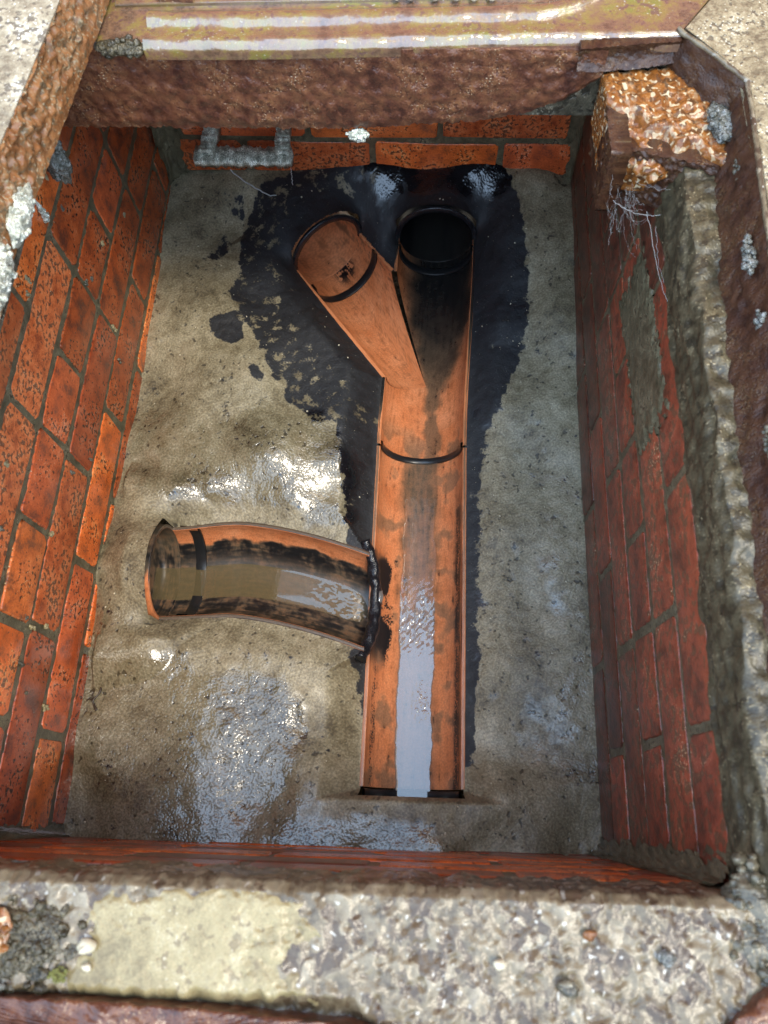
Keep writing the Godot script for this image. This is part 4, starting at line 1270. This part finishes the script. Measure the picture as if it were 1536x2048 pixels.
func small_things() -> void:
	var st := thing("step_iron", "U-shaped step iron crusted grey and white on the far wall", "step iron")
	var bar := func(a: Vector3, b: Vector3, w: float, h: float) -> ArrayMesh:
		var d := (b - a).normalized()
		var side := d.cross(Vector3.UP).normalized()
		var sq := [Vector2(-1, -1), Vector2(1, -1), Vector2(1.02, 0), Vector2(1, 1), Vector2(0, 1.05), Vector2(-1, 1), Vector2(-1.02, 0)]
		return sheet(7, 60, func(u, v):
			var p: Vector3 = a.lerp(b, v)
			var s: Vector2 = sq[roundi(u * 7) % 7]
			var k: float = (1.0 if v > 0.001 and v < 0.999 else 0.55) * (1.0 + 0.16 * nzv(p * 120.0 + Vector3(s.x, s.y, 0) * 2.0) + 0.1 * nzv(p * 420.0 + Vector3(s.x, s.y, 0) * 4.0))
			return p + side * s.x * w * k + Vector3.UP * s.y * h * k, true)
	part("tread_bar", bar.call(Vector3(-0.390, 0.150, -0.972), Vector3(-0.230, 0.150, -0.972), 0.015, 0.007), M.lime, st)
	part("arm", bar.call(Vector3(-0.368, 0.156, -0.968), Vector3(-0.362, 0.165, -1.05), 0.011, 0.009), M.lime, st)
	part("arm", bar.call(Vector3(-0.246, 0.156, -0.968), Vector3(-0.248, 0.165, -1.05), 0.011, 0.009), M.lime, st)

	# cobweb strands
	var corner := []
	for i in 30:
		var a := Vector3(rng.randf_range(0.172, 0.205), rng.randf_range(0.445, 0.495), rng.randf_range(-0.597, -0.585))
		var b := a + Vector3(rng.randf_range(-0.004, 0.03), rng.randf_range(-0.045, 0.01), rng.randf_range(-0.005, 0.03))
		corner.append([a, b, rng.randf_range(0.3, 2.4), rng.randf_range(0.00005, 0.00010)])
	corner.append([Vector3(0.180, 0.47, -0.585), Vector3(0.226, 0.472, -0.565), 1.0, 0.0002])
	corner.append([Vector3(0.214, 0.47, -0.572), Vector3(0.228, 0.46, -0.47), 0.8, 0.0002])
	corner.append([Vector3(0.222, 0.468, -0.555), Vector3(0.230, 0.45, -0.50), 1.2, 0.00014])
	cobweb("dusty cobweb spun under the orange corner lug", corner)
	var low := []
	for i in 12: low.append([Vector3(-0.44 + rng.randf_range(-0.01, 0.01), rng.randf_range(0.2, 0.27), 0.03), Vector3(-0.40 + rng.randf_range(-0.02, 0.02), rng.randf_range(0.16, 0.24), 0.036), 0.6, rng.randf_range(0.00008, 0.00018)])
	cobweb("small torn cobweb in the near left corner of the chamber", low)
	cobweb("single dusty thread trailing from the step iron to the black bitumen", [[Vector3(-0.335, 0.13, -0.965), Vector3(-0.285, 0.055, -0.985), 1.0, 0.0011], [Vector3(-0.285, 0.055, -0.985), Vector3(-0.25, 0.05, -1.0), 0.3, 0.0009], [Vector3(-0.235, 0.135, -0.965), Vector3(-0.238, 0.10, -0.965), 0.0, 0.0006]])

	var tw := thing("twig", "bent black twig lying on the wet concrete by the left wall", "twig")
	part("stem", tube(smooth_line([Vector3(-0.441, 0.032, -0.152), Vector3(-0.440, 0.034, -0.137), Vector3(-0.447, 0.034, -0.125), Vector3(-0.440, 0.033, -0.113)], 5), 0.0017, 7, 0.0012), M.twig, tw)
	part("side_stem", tube([Vector3(-0.447, 0.034, -0.125), Vector3(-0.452, 0.034, -0.128), Vector3(-0.456, 0.034, -0.126)], 0.0011, 6, 0.0005), M.twig, tw)

	# crumbs of grit scattered over the floor
	var pebble := lump(Vector3.ZERO, Vector3(1, 0.7, 0.8), 0.35, 1.4, 8, 6)
	var mm := MultiMesh.new()
	mm.transform_format = MultiMesh.TRANSFORM_3D
	mm.mesh = pebble
	var spots := []
	while spots.size() < 420:
		var x := rng.randf_range(XL + 0.02, XR - 0.01)
		var z := rng.randf_range(ZB + 0.03, ZF - 0.01)
		if channel(x, z)[0] < 0.012: continue
		spots.append(Vector2(x, z))
	mm.instance_count = spots.size()
	for i in spots.size():
		var q: Vector2 = spots[i]
		var r := 0.0004 + 0.0013 * pow(rng.randf(), 4.0)
		mm.set_instance_transform(i, Transform3D(Basis.from_euler(Vector3(rng.randf(), rng.randf() * 6.0, 0)).scaled(Vector3.ONE * r), Vector3(q.x, floor_at(q.x, q.y) + r * 0.4, q.y)))
	var g := MultiMeshInstance3D.new()
	g.name = "grit"
	g.multimesh = mm
	g.material_override = M.grit
	add_child(g)
	tag(g, "pale crumbs of grit scattered over the wet benching", "", "", "stuff")
	# stones set in the ledge and its dirt
	var stone_mat := [M.grit, M.haunch, M.crust, M.warm_rust]
	for q in [[-0.222, 0.092, 0.006, 0, "cream pebble at the edge of the dark dirt, the largest there"], [-0.219, 0.104, 0.0035, 0, "small cream pebble just below the largest cream pebble"], [-0.275, 0.117, 0.0035, 2, "small bluish pebble at the foot of the dark dirt heap"], [0.10, 0.104, 0.007, 1, "brown stone bedded in the rough right half of the ledge"], [0.115, 0.073, 0.0045, 3, "rust-brown pebble on the pale ledge near the wall"], [0.055, 0.092, 0.004, 0, "pale pebble in the middle of the pitted ledge"], [0.165, 0.085, 0.006, 2, "grey stone on the ledge towards the near right corner"]]:
		var p := part("pebble", lump(Vector3(q[0], 0.5015 + q[2] * 0.3, q[1]), Vector3(q[2], q[2] * 0.7, q[2] * 0.8), 0.35, 1.6, 18, 12), stone_mat[q[3]])
		tag(p, q[4], "pebble", "pebbles in the near ledge")

var floor_heights := {}
func floor_at(x: float, z: float) -> float:
	if floor_heights.is_empty():
		var m: ArrayMesh = (get_node("chamber_floor") as MeshInstance3D).mesh
		floor_heights.v = m.surface_get_arrays(0)[Mesh.ARRAY_VERTEX]
	var i := clampi(roundi((x + 0.485) / 0.75 * 300.0), 0, 300)
	var j := clampi(roundi((z + 1.075) / 1.16 * 464.0), 0, 464)
	return floor_heights.v[j * 301 + i].y

func _ready() -> void:
	var cam := Camera3D.new()
	cam.name = "camera"
	var at := CameraAttributesPhysical.new()
	at.frustum_focal_length = 35.0
	at.frustum_near = 0.05
	at.frustum_far = 200.0
	at.frustum_focus_distance = 1.12
	at.exposure_aperture = 10.0
	cam.attributes = at
	cam.near = 0.05
	cam.far = 200.0
	cam.transform = Transform3D(Basis(Vector3(0.99931, -0.017637, -0.032702), Vector3(-0.024113, 0.361778, -0.931952), Vector3(0.028268, 0.932097, 0.361103)).orthonormalized(), Vector3(0, 1.0807, 0))
	cam.set_frustum(0.1 * 1024.0 / 1526.0, Vector2(-44.2 / 1526.0, 7.2 / 1526.0) * 0.05, 0.05, 200.0)
	add_child(cam)
	cam.current = true
	var env := Environment.new()
	env.background_mode = Environment.BG_SKY
	var sm := ProceduralSkyMaterial.new()
	sm.sky_top_color = Color(0.74, 0.86, 1.0)
	sm.sky_horizon_color = Color(0.84, 0.9, 0.98)
	sm.sky_curve = 0.3
	sm.ground_bottom_color = Color(0.4, 0.38, 0.34)
	sm.ground_horizon_color = Color(0.6, 0.6, 0.58)
	sm.sun_angle_max = 1.0
	env.sky = Sky.new()
	env.sky.sky_material = sm
	env.background_energy_multiplier = 1.9
	env.tonemap_mode = Environment.TONE_MAPPER_LINEAR
	env.tonemap_exposure = 2.25
	env.sdfgi_enabled = true
	env.ssao_enabled = true
	env.ssil_enabled = true
	var we := WorldEnvironment.new()
	we.name = "environment"
	we.environment = env
	add_child(we)
	var sun := DirectionalLight3D.new()
	sun.name = "sun"
	sun.light_energy = 0.5
	sun.light_color = Color(1.0, 0.97, 0.92)
	sun.light_angular_distance = 20.0
	sun.shadow_enabled = true
	sun.look_at_from_position(Vector3(0.9, 2.4, 0.6), Vector3.ZERO)
	add_child(sun)

	rng.seed = 7
	n3.noise_type = FastNoiseLite.TYPE_SIMPLEX_SMOOTH
	n3.frequency = 1.0
	n3.seed = 3
	n3.fractal_type = FastNoiseLite.FRACTAL_NONE
	make_materials()
	benching()
	walls()
	channels()
	waters()
	surround()
	frame()
	small_things()
